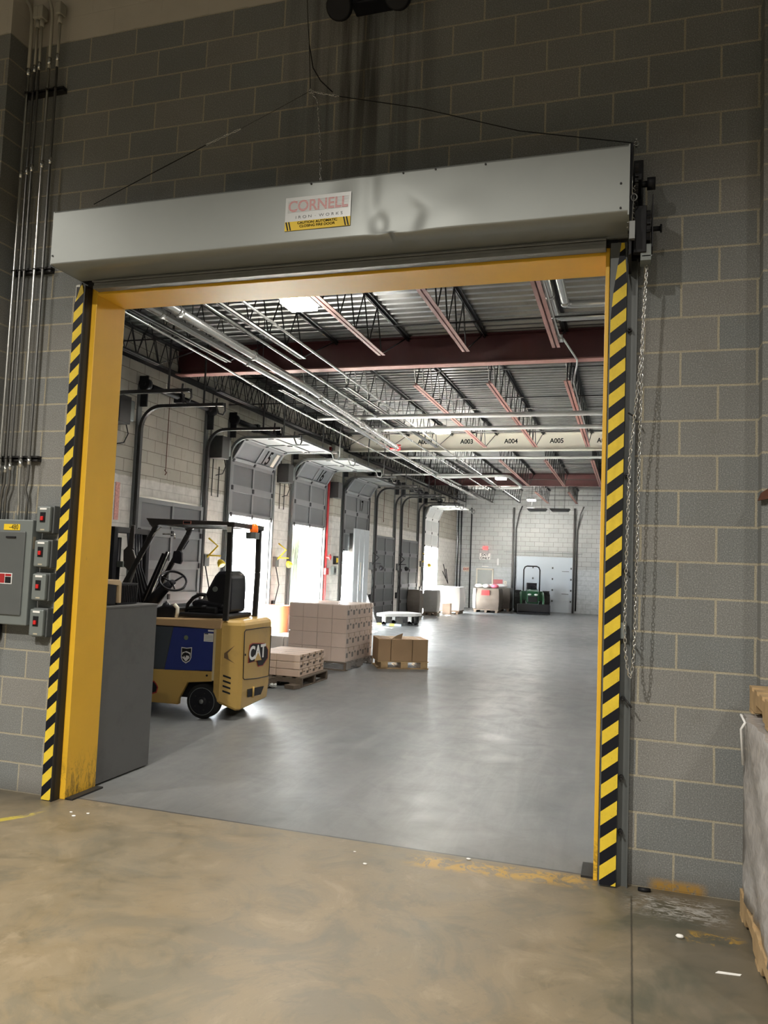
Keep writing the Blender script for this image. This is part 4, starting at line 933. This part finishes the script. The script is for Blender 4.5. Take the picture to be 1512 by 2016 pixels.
b = fb(); b.tube([(-.12,.2,1.33),(-.19,.2,1.335),(-.27,.2,1.29),(-.33,.2,1.22),(-.345,.2,1.13)], .022, 8); b.tube([(-.33,.2,1.17),(-.2,.2,1.19),(-.1,.2,1.2)], .02, 8); b.build('armrest', BLACK, t)
b = fb(); b.prism([(-.24,1.22),(-.19,1.31),(-.11,1.31),(-.17,1.22)], (0,.30,0), AX, AZ, (0,.05,0)); b.build('hydraulic_lever', CHROME, t)
b = fb(); b.prism([(-.72,1.02),(-.49,1.05),(-.425,1.17),(-.47,1.19),(-.60,1.20),(-.72,1.15)], (0,.15,0), AX, AZ, (0,.6,0)); b.ball((-.60,.2,1.18), .05, 8); b.build('dashboard', BLACKG, t, .02)
b = fb(); b.tube([(-.97,.45,1.15),(-.88,.45,1.25),(-.76,.45,1.38),(-.69,.45,1.43)], [.075,.075,.062,.04], 10); b.build('steering_column', BLACKG, t)
wc, wn = V((-.667,.45,1.465)), V((.42,-.55,.72)).normalized(); wu = wn.orthogonal().normalized(); ww = wn.cross(wu)
b = fb(); b.tube([wc+wu*.155*math.cos(q*PI/16)+ww*.155*math.sin(q*PI/16) for q in range(32)], .014, 8, True)
for q in (0.4, 2.5, 4.6): b.tube([wc-wn*.03, wc+wu*.15*math.cos(q)+ww*.15*math.sin(q)], .011, 6)
b.lathe(wc-wn*.05, wn, [(0,.035),(.03,.04),(.04,.02)], 12); b.build('steering_wheel', BLACKG, t)
b = fb(); b.tube([(-.44,.15,1.05),(-.43,.15,1.12),(-.43,.15,1.17),(-.47,.15,1.21)], .022, 8); b.build('grab_pipe', CREAM, t)
# overhead guard
def bar(pts, w=.05, h=.05):
    b = fb()
    for p, q in zip(pts, pts[1:]): b.bar(p, q, w, h, (0,1,0))
    return b
GB = mat('guard brown black', (.045,.038,.036), .42, .2, .2, 5)
for y in (.03, .85):
    bar([(-1.24,y,1.04),(-.72,y,2.02),(-.68,y,2.12)], .055, .04).build('front_pillar', STEELD, t, .008)
    b = bar([(.215,y,1.07),(.225,y,1.60),(.215,y,2.12)], .06, .05); b.build('rear_pillar', STEELD, t, .008)
    b = fb(); b.prism([(-.81,2.172),(-.745,2.084),(-.72,2.06),(-.64,2.10),(.18,2.115),(.22,2.08),(.27,2.10),(.275,2.155)], (0,y-.025,0), AX, AZ, (0,.05,0)); b.build('roof_rail', GB, t, .008)
b = fb(); b.box(-.78,-.70,.03,.85,2.10,2.165); b.box(.215,.27,.03,.85,2.10,2.155)
for k in range(6): b.box(-.75,.24,.13+k*.12,.16+k*.12,2.115,2.145)
b.build('roof_slats', STEELD, t, .006)
b = fb(); b.box(-.345,-.245,.0,.004,2.115,2.15); gl = b.build('guard_label', mat('label red', (.5,.2,.15), .5), t)
b = fb(); b.box(-.335,-.255,-.002,.003,2.12,2.145); b.build('guard_label_centre', BLACK, gl)
b = fb(); b.tube([(-.62,.02,2.07),(-.70,.02,2.0),(-.78,.02,1.90),(-.80,.02,1.84)], .009, 6); b.tube([(.225,.88,1.88),(.18,.90,1.86),(.18,.90,1.68),(.225,.88,1.66)], .012, 6); b.tube([(-.65,.12,2.0),(-.50,.12,2.0),(-.50,.12,1.95)], .010, 6); b.build('grab_handle', CHROME, t)
b = fb(); b.tube([(-.70,.85,1.95),(-.74,.80,1.84)], .008, 6); b.prism([(-.06,-.07),(.04,-.085),(.06,-.04),(.055,.05),(.02,.08),(-.055,.07),(-.065,0)], (-.79,.75,1.745), AX, AZ, (0,.04,0)); b.build('mirror', BLACKG, t, .01)
b = fb(); b.box(.20,.32,.50,.62,1.99,2.065); b.build('beacon_bracket', GREYP, t)
b = fb(); b.lathe((.275,.55,2.065), (0,0,1), [(0,.045),(.02,.05),(.05,.05),(.085,.04),(.10,.02)], 16); b.build('beacon', mat('orange lens', (.9,.13,.01), .2, 0, .02, 5, emit=(1,.2,.02), es=.35), t)
b = fb(); b.box(.19,.24,-.0,.008,2.04,2.10); b.build('pillar_label', PAPER, t)
# far-side tilt rods seen through the cage
b = fb(); b.bar((-1.02,.5,1.20),(-.78,.5,1.80),.03,.05,(0,1,0)); b.bar((-1.10,.55,1.20),(-.86,.55,1.78),.03,.04,(0,1,0)); b.build('windshield_frame', BLACK, t)
b = fb(); b.tube([(-.98,.48,1.25),(-.76,.48,1.80)], .008, 5); b.build('wiper_arm', CHROME, t)
# mast
for y in (.12, .84):
    b = fb(); b.box(-1.34,-1.24,y-.04,y+.04,.06,2.06); b.build('mast_upright', BLACK, t, .006)
    b = fb(); b.box(-1.42,-1.32,y-.03+.05*(1 if y < .4 else -1),y+.03+.05*(1 if y < .4 else -1),.06,2.02); b.build('mast_inner_rail', BLACK, t, .006)
b = fb(); b.box(-1.33,-1.24,.08,.88,2.0,2.07); b.box(-1.36,-1.26,.08,.88,1.10,1.18); b.box(-1.32,-1.26,.08,.88,.4,.48); b.build('mast_crossbar', STEELD, t, .006)
b = fb(); b.cyl((-1.32,.30,.3),(-1.32,.30,1.95),.035,12); b.cyl((-1.32,.62,.3),(-1.32,.62,1.95),.035,12); b.build('lift_cylinder', BLACKG, t)
b = fb(); b.box(-1.30,-1.22,.26,.34,1.60,1.67); b.build('cylinder_clamp', GREYP, t)
b = fb()
for q in range(6): b.tube([(-1.24,.36+q*.06,2.0),(-1.20,.38+q*.05,1.6),(-1.17+.02*q,.42+q*.04,1.3),(-1.08,.44+q*.03,1.08)], .013, 6)
b.build('hose', BLACKG, t)
b = fb(); b.prism([(-.10,.10),(-.04,.16),(.03,.10),(.07,.0),(.05,-.10),(-.02,-.14),(-.09,-.08)], (-1.14,.28,1.70), AX, AZ, (0,.03,0)); b.prism([(-.05,.12),(-.02,.40),(.03,.40),(.03,.12)], (-1.14,.28,1.70), AX, AZ, (0,.02,0)); b.build('tilt_plate', mat('warm grey plate', (.085,.075,.07), .45), t, .008)
b = fb(); b.prism([(0,0),(.04,0),(.13,.28),(.07,.28)], (-1.20,.28,1.30), AX, AZ, (0,.03,0)); b.build('tilt_link', GALVD, t)
b = fb(); b.box(-1.52,-1.42,.12,.84,.10,.22); b.box(-1.52,-1.44,.12,.84,.55,.66); b.build('fork_carriage', STEELD, t)
for y in (.22,.66):
    b = fb(); b.box(-1.56,-1.52,y,y+.10,.05,.60); b.box(-2.5,-1.52,y,y+.10,.03,.07); b.build('fork', STEELD, t)

# ------------------------------------------------------------ cartons
def carton(name, label, group, size, m, marks=True, cat='carton'):
    """prototype at the world origin: base centre"""
    lx, ly, lz = size; t = thing(name, label, cat, (0,0,0), 0, group)
    b = B(); b.box(-lx/2+.0025, lx/2-.0025, -ly/2+.0025, ly/2-.0025, .0, lz-.004); b.build('box', m, t, .006)
    b = B(); b.box(-lx/2+.002, lx/2-.002, -.022, .022, lz-.006, lz-.0035); b.box(lx/2-.003, lx/2-.002, -.022, .022, lz-.06, lz-.006); b.build('tape', TAPE, t)
    if marks:
        b = B(); b.box(lx/2-.0005, lx/2+.0008, -ly*.38, -ly*.08, lz*.28, lz*.62); b.box(lx/2-.0005, lx/2+.0008, ly*.12, ly*.36, lz*.55, lz*.68); b.build('printed_label', mat('dark print', (.10,.075,.06), .7), t)
    return t
def grid(proto, ox, oy, z0, nx, ny, nz, size, rz, label_fn, jit=.004, skip=None):
    """stack with its near right corner at ox,oy; x runs left, y away"""
    lx, ly, lz = size; first = True; c, s = math.cos(rz), math.sin(rz)
    for k in range(nz):
        for j in range(ny):
            for i in range(nx):
                if skip and skip(i, j, k): continue
                px, py = -(i+.5)*lx, (j+.5)*ly
                loc = (ox+px*c-py*s+random.uniform(-jit, jit)*.6, oy+px*s+py*c+random.uniform(-jit, jit)*.6, z0+k*lz)
                lab, grp = label_fn(i, j, k)
                if first: proto.location = loc; proto.rotation_euler = (0,0,rz); proto['label'] = lab; proto['group'] = grp; first = False
                else: dup(proto, loc, rz, lab, grp)
rowname = ['bottom', 'second', 'third', 'top']
sz = (.262, .248, .232)
p = carton('carton', 'tan', 'x', sz, PINK)
def l1(i, j, k):
    if j == 0: return 'tan carton on the tall stack wide face, %s row, %s' % (rowname[k], ['right-hand corner','second from the right','third from the right','left end'][i]), 'cartons of the tall wrapped stack'
    if i == 0: return 'tan carton on the tall stack labelled side, %s row, %s' % (rowname[k], ['','second from the corner','third from the corner','fourth from the corner','at the far end'][j]), 'cartons of the tall wrapped stack'
    return 'tan carton in the top layer of the tall wrapped stack, away from its edges', 'cartons of the tall wrapped stack'
RB = math.radians(-2)
grid(p, -4.46, 7.42, .138, 4, 5, 4, sz, RB, l1)
pallet('wooden_pallet', 'dark pallet under the tall wrapped stack of tan cartons', -4.96, 8.05, 0, PI/2+RB, WOODD, 1.30, 1.10)
xf = Matrix.Translation(V((-4.46,7.42,0))) @ Matrix.Rotation(RB, 4, 'Z')
b = B(xf); rings = []
for j in range(9):
    z = .02+(1.075-.02)*j/8; ring = []
    cs = [(-1.065,-.013),(.013,-.013),(.013,1.255),(-1.065,1.255)]
    for q in range(4):
        for i in range(10):
            f = i/10; a0, a1 = cs[q], cs[(q+1)%4]; w = .006*math.sin(i*2.3+j*1.3+q)+(.025*(1-j/2) if j < 2 else 0); ox, oy = [(0,-1),(1,0),(0,1),(-1,0)][q]
            ring.append(b._v((a0[0]+(a1[0]-a0[0])*f+ox*w, a0[1]+(a1[1]-a0[1])*f+oy*w, z)))
    rings.append(ring)
b.loft(rings, False, True); b.face(rings[-1]); o = b.build('stretch_film', FILM); tag(o, 'clear stretch film wrapped around the tall stack of tan cartons', 'film')
sz = (.36, .232, .103)
p = carton('carton', 'tan', 'x', sz, CLAY)
def l2(i, j, k):
    if i == 0: return 'flat tan carton on the low stack printed side, %s layer, %s' % (['bottom','middle','top'][k], ['nearest','second','third','farthest'][j]), 'flat cartons of the low stack'
    return 'flat tan carton of the low stack away from its printed side, %s layer' % ['bottom','middle','top'][k], 'flat cartons of the low stack'
grid(p, -4.43, 5.47, .138, 3, 4, 3, sz, 0, l2, skip=lambda i, j, k: i == 2 and k == 2)
pallet('wooden_pallet', 'pallet under the low stack of flat tan cartons', -4.88, 5.93, 0, 0, WOODD, 1.02, .98)
b = B()
for q in range(3): b.tube([(-4.72+.05*math.cos(a*.9+q), 5.22+.04*math.sin(a*1.3+q), .02+.018*(a%3)) for a in range(9)], .012, 5)
o = b.build('crumpled_film', FILM if False else mat('crumpled film white', (.62,.62,.6), .3, 0, .1, 8)); tag(o, 'crumpled white plastic film on the floor by the low carton stack', 'film')
b = B(); b.prism([(0,0),(.16,-.05),(.20,.10),(.05,.14)], (-4.56,5.28,.003), (1,0,0), (0,1,0), (0,0,.05)); o = b.build('torn_carton', WOODD); tag(o, 'crushed brown carton scrap by the low carton stack', 'carton')
pallet('wooden_pallet', 'dark empty pallet just behind the forklift counterweight', -4.98, 4.95, 0, PI/2, WOODD, .8, .5)
# cartons on the light pallet, turned
AB = math.radians(27); xf = Matrix.Translation(V((-4.08,8.0,0))) @ Matrix.Rotation(AB, 4, 'Z') @ Matrix.Diagonal((.86,.76,1,1))
t = thing('wooden_pallet', 'light wooden pallet under the low brown box right of the wrapped stack', 'pallet', tuple(xf @ V((.5,.4,0))), AB)
b = B(xf)
for i in range(5): b.box(-.0, 1.02, .02+i*.19, .12+i*.19, .112, .128)
b.build('deck_boards', WOOD, t)
for x in (.06, .46, .86):
    b = B(xf); b.box(x, x+.14, .0, .85, .018, .112); b.build('block', WOOD, t, .004)
b = B(xf)
for x in (.0, .42, .84): b.box(x, x+.16, 0, .87, 0, .018)
b.box(0,1.02,.0,.1,0,.018); b.build('bottom_boards', WOOD, t)
for k, (x0, x1, w) in enumerate(((.0,.25,'left end'), (.26,.68,'middle'), (.69,1.0,'right end'))):
    t = thing('long_carton', 'brown kraft box on the light pallet, '+w, 'carton', tuple(xf @ V(((x0+x1)/2,.4,.13))), AB, 'brown boxes on the light pallet')
    b = B(xf); b.box(x0, x1, .015, .82, .130, .50); b.build('box', KRAFT, t, .005)
    b = B(xf); b.box((x0+x1)/2-.02, (x0+x1)/2+.02, .0145, .82, .4995, .501); b.build('tape', TAPE, t)
    if k == 1:
        b = B(xf); b.prism([(0,0),(.20,0),(.22,.10),(.10,.06)], (.26,.02,.505), (1,0,0), (0,-.2,1), (0,.006,0)); b.build('open_flap', KRAFT, t)
# loads behind the forklift
p = carton('carton', 'white', 'x', (.33,.38,.28), mat('white carton', (.62,.58,.54), .7, 0, .08, 5), False)
grid(p, -5.02, 8.20-.0, .138, 3, 2, 1, (.33,.38,.28), 0, lambda i, j, k: ('pale carton on the pallet between the forklift and the tall stack', 'pale cartons beyond the forklift')) if False else None
for i, (x, y) in enumerate(((-5.72,8.3),(-6.06,8.3),(-5.72,8.7),(-6.06,8.7))):
    if i == 0: p.location = (x,y,.138)
    else: dup(p, (x,y,.138))
for q in [o for o in COL.objects if o.get('group') == 'x']: q['group'] = 'pale cartons beyond the forklift'; q['label'] = 'pale carton on the pallet seen between the forklift and the tall stack'
pallet('wooden_pallet', 'pallet under the pale cartons beyond the forklift', -5.89, 8.5, 0, 0, WOODD, .9, .9)
pallet('wooden_pallet', 'empty grey pallet in front of the nearest open door', -6.1, 10.0, 0, .05, WOODD, 1.2, 1.0)
pallet('wooden_pallet', 'second grey pallet, lying on the pallet before the nearest open door', -6.1, 10.0, .138, -.03, WOODD, 1.2, 1.0)
t = thing('waste_bin', 'orange-red waste bin by the pier between doors 15 and 16', 'bin', (-7.05,10.35,0))
b = B(); b.lathe((-7.05,10.35,0), (0,0,1), [(0,.22),(.02,.235),(.75,.28),(.78,.295),(.82,.295),(.82,.27)], 24); b.build('body', ORANGE, t)
b = B(); b.tube([(-7.05+.29*math.cos(a*PI/12),10.35+.29*math.sin(a*PI/12),.81) for a in range(24)], .018, 6, True); b.build('rim', ORANGE, t)
# dock plate stored upright at door 17
t = thing('dock_leveler', 'pale dock leveler plate folded upright in door 17', 'dock leveler', (-7.35,16.4,0))
for k in range(3):
    b = B(); b.box(-7.38,-7.33,15.75+k*.43,16.16+k*.43,.62,2.74); b.build('plate', mat('pale blue steel', (.50,.54,.57), .4, .2, .1, 3), t, .006)
b = B(); b.box(-7.50,-7.38,15.78,15.84,.0,2.6); b.box(-7.50,-7.38,16.92,16.98,.0,2.6); b.build('stay', STEELD, t)
b = B(); b.box(-7.45,-7.18,15.70,17.05,.50,.62); b.build('lip', WHITE, t, .006)
b = B(); b.box(-7.33,-7.322,16.30,16.36,1.0,1.8); b.build('label_strip', CREAM, t)
b = B(); b.prism([(0,0),(.5,0),(.05,1.1),(0,1.1)], (-7.55,17.25,0), (1,0,0), AZ, (0,.06,0)); b.build('side_frame', BLACK, t)
t = thing('lift_table', 'low white lift table standing on black feet beside the floor pit', 'lift table', (-6.55,17.8,0))
b = B(); b.prism([(-7.05,17.15),(-6.75,16.95),(-6.05,17.8),(-5.98,18.25),(-6.5,18.6),(-7.0,18.2)], (0,0,.27), (1,0,0), (0,1,0), (0,0,.09)); b.build('platform', WHITE, t, .01)
for x, y in ((-6.85,17.25),(-6.25,17.9),(-6.15,18.2),(-6.8,18.1)):
    b = B(); b.box(x-.05,x+.05,y-.05,y+.05,.04,.27); l = b.build('leg', WHITE, t)
    b = B(); b.cyl((x,y-.05,.06),(x,y+.06,.06),.06,12); b.build('caster', BLACK, l)
b = B(); b.box(-6.5,-6.1,18.0,18.4,.05,.25); b.build('mechanism', BLACK, t)
g = G('pit kerb paint'); pos, x, y, z = g.P(); f = g.math('GREATER_THAN', g.math('FRACT', g.math('MULTIPLY', x, 2.6)), .6)
g.L.new(g.mix(f, (.42,.50,.58), (.62,.50,.08)), g.b.inputs['Base Color'])
b = B(); b.bar((-7.45,17.25,.03),(-6.35,17.35,.03),.12,.06); o = b.build('pit_kerb', g.m); tag(o, 'low kerb with yellow patches along the floor pit by the lift table', 'kerb')

# ------------------------------------------------------------ far end
BRN = mat('brown wrapped load', (.10,.082,.068), .4, 0, .35, 4)
def load(name, label, x, y, w, d, h, m, cat='wrapped load'):
    t = thing(name, label, cat, (x, y, 0))
    b = B(); rings = []
    for j in range(7):
        z = .13+h*j/6; bl = .03*math.sin(PI*j/6)
        rings.append([b._v(p) for p in ((x-w/2-bl,y-d/2-bl,z),(x,y-d/2-bl*1.6,z),(x+w/2+bl,y-d/2-bl,z),(x+w/2+bl,y+d/2,z),(x-w/2-bl,y+d/2,z))])
    b.loft(rings, True, False); o = b.build('body', m, t, .02)
    b = B(); b.box(x-w/2,x+w/2,y-d/2,y+d/2,.09,.13)
    for q in (-1,0,1): b.box(x+q*w*.42-.05, x+q*w*.42+.05, y-d/2, y+d/2, 0, .09)
    b.build('pallet_base', WOODD, t); return t, o
load('wrapped_load', 'narrow dark brown wrapped load beside the farther tall shut door', -7.28, 22.3, .42, .5, .80, BRN)
load('wrapped_load', 'grey square load between the brown one and the bright white one', -6.95, 23.4, .50, .5, .78, mat('grey load', (.27,.26,.25), .6))
load('wrapped_load', 'bright white load standing in the light of the farthest open door', -6.72, 25.2, 1.05, .9, .90, WHITE)
b = B(); b.box(-6.72,-6.42,24.15,24.45,0,.42); o = b.build('carton', CLAY, None, .004); tag(o, 'small tan box on the floor in front of the bright white load', 'carton')
t, o = load('bulk_box', 'bulging brown bulk box with a red label, pink and white bags on top', -5.60, 27.6, 1.04, .95, .86, BRN, 'bulk box')
b = B(); b.box(-5.78,-5.45,27.06,27.075,.70,.90); b.build('red_label', REDS, o)
b = B(); b.box(-6.11,-6.02,27.07,27.10,.16,.96); b.build('pale_edge', PAPER, o)
for k, (x, y, m, c_) in enumerate(((-5.95,27.4,PAPER,'white'),(-5.64,27.4,PAPER,'white'),(-5.29,27.4,mat('pink bag', (.80,.16,.24), .5),'pink'),(-5.5,27.75,PAPER,'white'))):
    b = B(); b.ball((x,y,1.07), .145, 12, 1.15, 1, .6); o = b.build('plastic_bag', m); tag(o, c_+' plastic bag lying on top of the bulging brown bulk box', 'bag', 'bags on the bulk box')
load('bulk_box', 'second brown bulk box half hidden behind the bulging one', -5.28, 29.2, .80, .8, .85, BRN, 'bulk box')
b = B(); b.ball((-5.3,29.1,1.07), .18, 12, 1.6, 1, .5); o = b.build('plastic_bag', PAPER); tag(o, 'white plastic bag on the half hidden rear bulk box', 'bag')
# compact tractor with a front loader
TX = Matrix.Translation(V((-3.82, 28.0, 0))) @ Matrix.Rotation(math.radians(9), 4, 'Z')
t = thing('tractor', 'small green tractor with a black front bucket before the white end door', 'tractor', (-3.82,28.0,0), math.radians(9))
def tb(): return B(TX)
b = tb(); b.prism([(-.62,.03),(-.40,.05),(-.30,.40),(-.36,.42),(-.45,.12),(-.62,.07)], (-.62,0,0), (0,1,0), AZ, (1.30,0,0)); b.box(-.62,-.60,-.62,-.30,.03,.40); b.box(.66,.68,-.62,-.30,.03,.40); b.build('bucket', BLACK, t, .006)
b = tb(); b.prism([(-.05,.42),(-.08,.75),(.0,.92),(.30,.98),(.95,1.0),(.95,.42)], (-.24,0,0), (0,1,0), AZ, (.48,0,0)); b.build('hood', GREEN, t, .04)
b = tb(); b.box(-.19,.19,-.10,-.05,.48,.72); b.build('grille', BLACK, t, .01)
for x in (-.13,.13):
    b = tb(); b.ball((x,-.075,.79), .055, 10, 1.4, .4, .7); b.build('headlight', WHITE, t)
for x in (-.47,.43):
    b = tb(); b.tube([(x,-.36,.25),(x,-.10,.62),(x,.45,.85),(x,.75,.80)], .045, 8); b.build('loader_arm', GREEN, t)
for x0, y, r, w in ((-.46,.25,.27,.18),(.28,.25,.27,.18),(-.72,1.30,.46,.30),(.46,1.30,.46,.30)):
    b = tb(); b.lathe((x0,y,r), (1,0,0), [(0,r*.75),(.02,r*.95),(w*.25,r),(w*.75,r),(w-.02,r*.95),(w,r*.75)], 28); wl = b.build('wheel', RUBBER, t)
    b = tb()
    for q in range(18):
        a = q*2*PI/18; b.obox((x0+w*(.3+.4*(q%2)), y+r*math.cos(a), r+r*math.sin(a)), (w*.28,0,0), (0,-math.sin(a)*.02,math.cos(a)*.02), (0,math.cos(a)*.012,math.sin(a)*.012))
    b.build('tread', RUBBER, wl)
    b = tb(); b.lathe((x0+w*.15,y,r), (1,0,0), [(0,r*.6),(w*.7,r*.6)], 20); b.build('rim', YELS, wl)
b = tb(); b.prism([(.95,.5),(.95,.92),(1.15,.85),(1.7,.85),(1.7,.5)], (-.45,0,0), (0,1,0), AZ, (.90,0,0)); b.build('fender', GREEN, t, .03)
b = tb(); b.box(-.22,.22,1.25,1.35,.9,1.25); b.box(-.22,.22,.95,1.3,.85,.95); b.build('seat', BLACKG, t, .02)
b = tb(); b.tube([(.15*math.cos(a*PI/8),.82+.11*math.sin(a*PI/8),1.10+.08*math.sin(a*PI/8)) for a in range(16)], .014, 6, True); b.tube([(0,.82,1.1),(0,.70,.9)], .02, 6); b.build('steering_wheel', BLACK, t)
b = tb(); b.tube([(-.34,1.45,.7),(-.34,1.45,1.80),(-.29,1.45,1.92),(-.20,1.45,1.96),(.20,1.45,1.96),(.29,1.45,1.92),(.34,1.45,1.80),(.34,1.45,.7)], .027, 8); b.build('roll_bar', BLACK, t)
# end wall door, man door, signs
t = thing('door_9', 'white sectional door in the end wall behind the tractor', 'door', (-3.67,YF,0), 0, None, 'structure')
WB = mat('cool white door', (.62,.68,.74), .5, 0, .05, 2)
for k in range(5):
    b = B(); b.box(-4.94,-2.40,YF+.02,YF+.07,.0+k*.478,.478+k*.478+.02); b.build('panel', WB, t, .006)
b = B()
for k in range(1,5):
    for x in (-4.88,-4.1,-3.25,-2.46): b.box(x-.03,x+.03,YF,YF+.02,k*.478-.03,k*.478+.05)
b.box(-2.85,-2.55,YF,YF+.02,1.78,1.80); b.box(-2.85,-2.55,YF,YF+.02,.80,.82); b.build('hinge', GREYD, t)
for x in (-5.0,-2.36):
    b = B(); b.box(x-.04,x+.04,YF-.06,YF,0,4.55); b.tube([(x+.12,YF-.03,.1),(x+.12,YF-.03,3.6),(x+.25,YF-.1,4.3),(x+.4,YF-.3,4.6)], .03, 6); b.build('track', STEELD, t)
b = B(); b.box(-5.4,-2.0,YF-.03,YF,2.56,2.585); b.build('header_angle', GREYP, t)
t = thing('door_10', 'grey steel door with pale frame in the end wall behind the bulk boxes', 'door', (-6.2,YF,0), 0, None, 'structure')
b = B(); b.box(-6.56,-5.90,YF-.03,YF-.005,0,1.73); b.build('leaf', GREYD, t)
b = B(); b.box(-6.62,-6.56,YF-.05,YF-.003,0,1.79); b.box(-5.90,-5.84,YF-.05,YF-.003,0,1.79); b.box(-6.62,-5.84,YF-.05,YF-.003,1.73,1.79); b.build('frame', CREAM, t)
def sign(name, label, x0, x1, z0, z1, m, body=None, size=.1, tm=None, cat='sign', y=YF):
    t = thing(name, label, cat, ((x0+x1)/2, y-.01, z0))
    b = B(); b.box(x0, x1, y-.02, y-.002, z0, z1); b.build('plate', m, t)
    if body: text('lettering', body, size, ((x0+x1)/2, y-.022, (z0+z1)/2), (1,0,0), (0,0,1), tm or INK, t, .001, 1.05, .004)
    return t
sign('exit_only_sign', 'white EXIT ONLY sign on the end wall above the grey door', -6.49, -6.0, 2.18, 2.47, PAPER, 'EXIT\nONLY', .15)
sign('exit_sign', 'cream and red EXIT sign on the end wall near the corner', -7.22, -6.95, 1.62, 1.83, mat('pale sign', (.62,.55,.45), .6), 'EXIT', .12, REDS)
sign('door_plate', 'thin white plate just above the grey door', -6.37, -6.07, 1.86, 1.90, PAPER)
sign('fire_cabinet', 'dark red box on the end wall right of the grey door', -5.87, -5.42, 1.10, 1.32, mat('dark red box', (.25,.02,.03), .5), cat='fire cabinet')
sign('wall_control', 'small cream control plate on the end wall left of the white door', -5.37, -5.24, 1.10, 1.27, CREAM, 'I', .06, cat='control')
sign('wall_duct', 'narrow pale bracket on the end wall between the signs and the white door', -5.70, -5.62, 1.95, 2.25, WHITE, cat='bracket')
t = thing('lit_exit_sign', 'glowing red exit light on the end wall above the EXIT ONLY sign', 'exit sign', (-6.24,YF-.05,2.62))
b = B(); b.box(-6.34,-6.13,YF-.09,YF-.01,2.63,2.78); b.build('housing', REDE, t)
b = B(); b.ball((-6.40,YF-.06,2.70), .05, 10); b.ball((-6.07,YF-.06,2.70), .05, 10); b.build('lamp_head', WHITE, t)
for x, w in ((-7.50,'in the corner'), (-7.36,'just right of the corner'), (-6.90,'between the corner and the exit signs')):
    b = B(); b.cyl((x,YF-.04,0),(x,YF-.04,4.5),.028,8); o = b.build('vertical_conduit', BLACK); tag(o, 'straight black vertical conduit on the end wall '+w, 'conduit')
for x0, w in ((-4.15,'left'),(-3.22,'right')):
    t = thing('unit_heater', w+' one of the two flat dark units hung before the end wall', 'heater', (x0+.4,28,4.2))
    b = B(); b.prism([(0,0),(.82,0),(.74,-.10),(.10,-.12)], (x0,27.7,4.34), AX, AZ, (0,.6,0)); b.build('housing', BLACK, t, .01)
    b = B(); b.tube([(x0+.2,28,4.34),(x0+.2,28,5.36)], .008, 4); b.tube([(x0+.6,28,4.34),(x0+.6,28,5.36)], .008, 4); b.build('hanger', STEELD, t)
b = B(); b.tube([(XL+.05,27.6,1.6),(XL+.25,27.8,1.1),(XL+.1,28.0,1.7)], .02, 5); b.tube([(XL+.05,27.7,1.9),(XL+.15,27.9,1.3)], .02, 5); o = b.build('hanging_tool', BLACK); tag(o, 'dark bent bars hanging on the dock wall near the far corner', 'tool')

# ------------------------------------------------------------ light
def area(x, y, z, size, e, col, aim=None, spread=None):
    l = bpy.data.lights.new('high_bay_lamp', 'AREA'); l.shape = 'DISK'; l.size = size; l.energy = e; l.color = col
    if spread: l.spread = spread
    o = bpy.data.objects.new('high_bay_lamp', l); COL.objects.link(o); o.location = (x, y, z)
    if aim: o.rotation_euler = (V(aim)-V((x,y,z))).to_track_quat('-Z', 'Y').to_euler()
    return o
WARM = (1,.95,.86)
area(-3.0, -6.0, 6.0, .12, 680, WARM, spread=2.62)
area(-.6, -6.6, 6.2, .2, 230, WARM, spread=2.62)
area(3.5, -5.0, 6.2, .5, 150, WARM, spread=2.62)
area(-7.5, -4.0, 6.2, .5, 260, WARM, spread=2.62)
for y0, y1, z0 in ((8.9,10.8,0),(11.95,13.9,0),(24.25,26.45,0),(15.35,17.45,0)):
    l = bpy.data.lights.new('doorway_portal', 'AREA'); l.shape = 'RECTANGLE'; l.size = DZ-z0; l.size_y = y1-y0; l.energy = 1; l.cycles.is_portal = True
    o = bpy.data.objects.new('doorway_portal', l); COL.objects.link(o); o.location = (XL-.32, (y0+y1)/2, (DZ+z0)/2); o.rotation_euler = (0, -PI/2, 0)
sun = bpy.data.lights.new('sun', 'SUN'); sun.energy = 1100; sun.angle = .01; sun.color = (1,.96,.88)
so = bpy.data.objects.new('sun', sun); COL.objects.link(so); so.rotation_euler = V((.48,-.28,-.83)).to_track_quat('-Z','Y').to_euler(); so.location = (-20,10,20)
w = bpy.data.worlds.new('sky'); S.world = w; w.use_nodes = True
bg = w.node_tree.nodes['Background']; bg.inputs[0].default_value = (.88,.94,1,1); bg.inputs[1].default_value = 42

# ------------------------------------------------------------ camera
cam = bpy.data.cameras.new('camera'); co = bpy.data.objects.new('camera', cam); COL.objects.link(co); S.camera = co
cam.sensor_fit = 'VERTICAL'; cam.sensor_height = 36; cam.lens = 1545.142*36/2016; cam.clip_start = .05; cam.clip_end = 300
Rw = Matrix(((0.95405066, 0.2970271, 0.03952507), (0.01743214, 0.07666496, -0.99690451), (-0.29913785, 0.95178642, 0.06796444)))   # rows: right, down, forward
rt, dn, fw = V(Rw[0]), V(Rw[1]), V(Rw[2])
M = Matrix((( rt.x, -dn.x, -fw.x, -.0605062), (rt.y, -dn.y, -fw.y, -4.7830567), (rt.z, -dn.z, -fw.z, 1.7415201), (0,0,0,1)))
co.matrix_world = M
S.view_settings.view_transform = 'Standard'; S.view_settings.look = 'None'; S.view_settings.gamma = 1; S.view_settings.use_curve_mapping = False
S.view_settings.exposure = 0.0
S.cycles.use_denoising = True; S.cycles.max_bounces = 7; S.cycles.diffuse_bounces = 4; S.cycles.use_adaptive_sampling = True; S.cycles.adaptive_threshold = .02; S.cycles.sample_clamp_indirect = 25
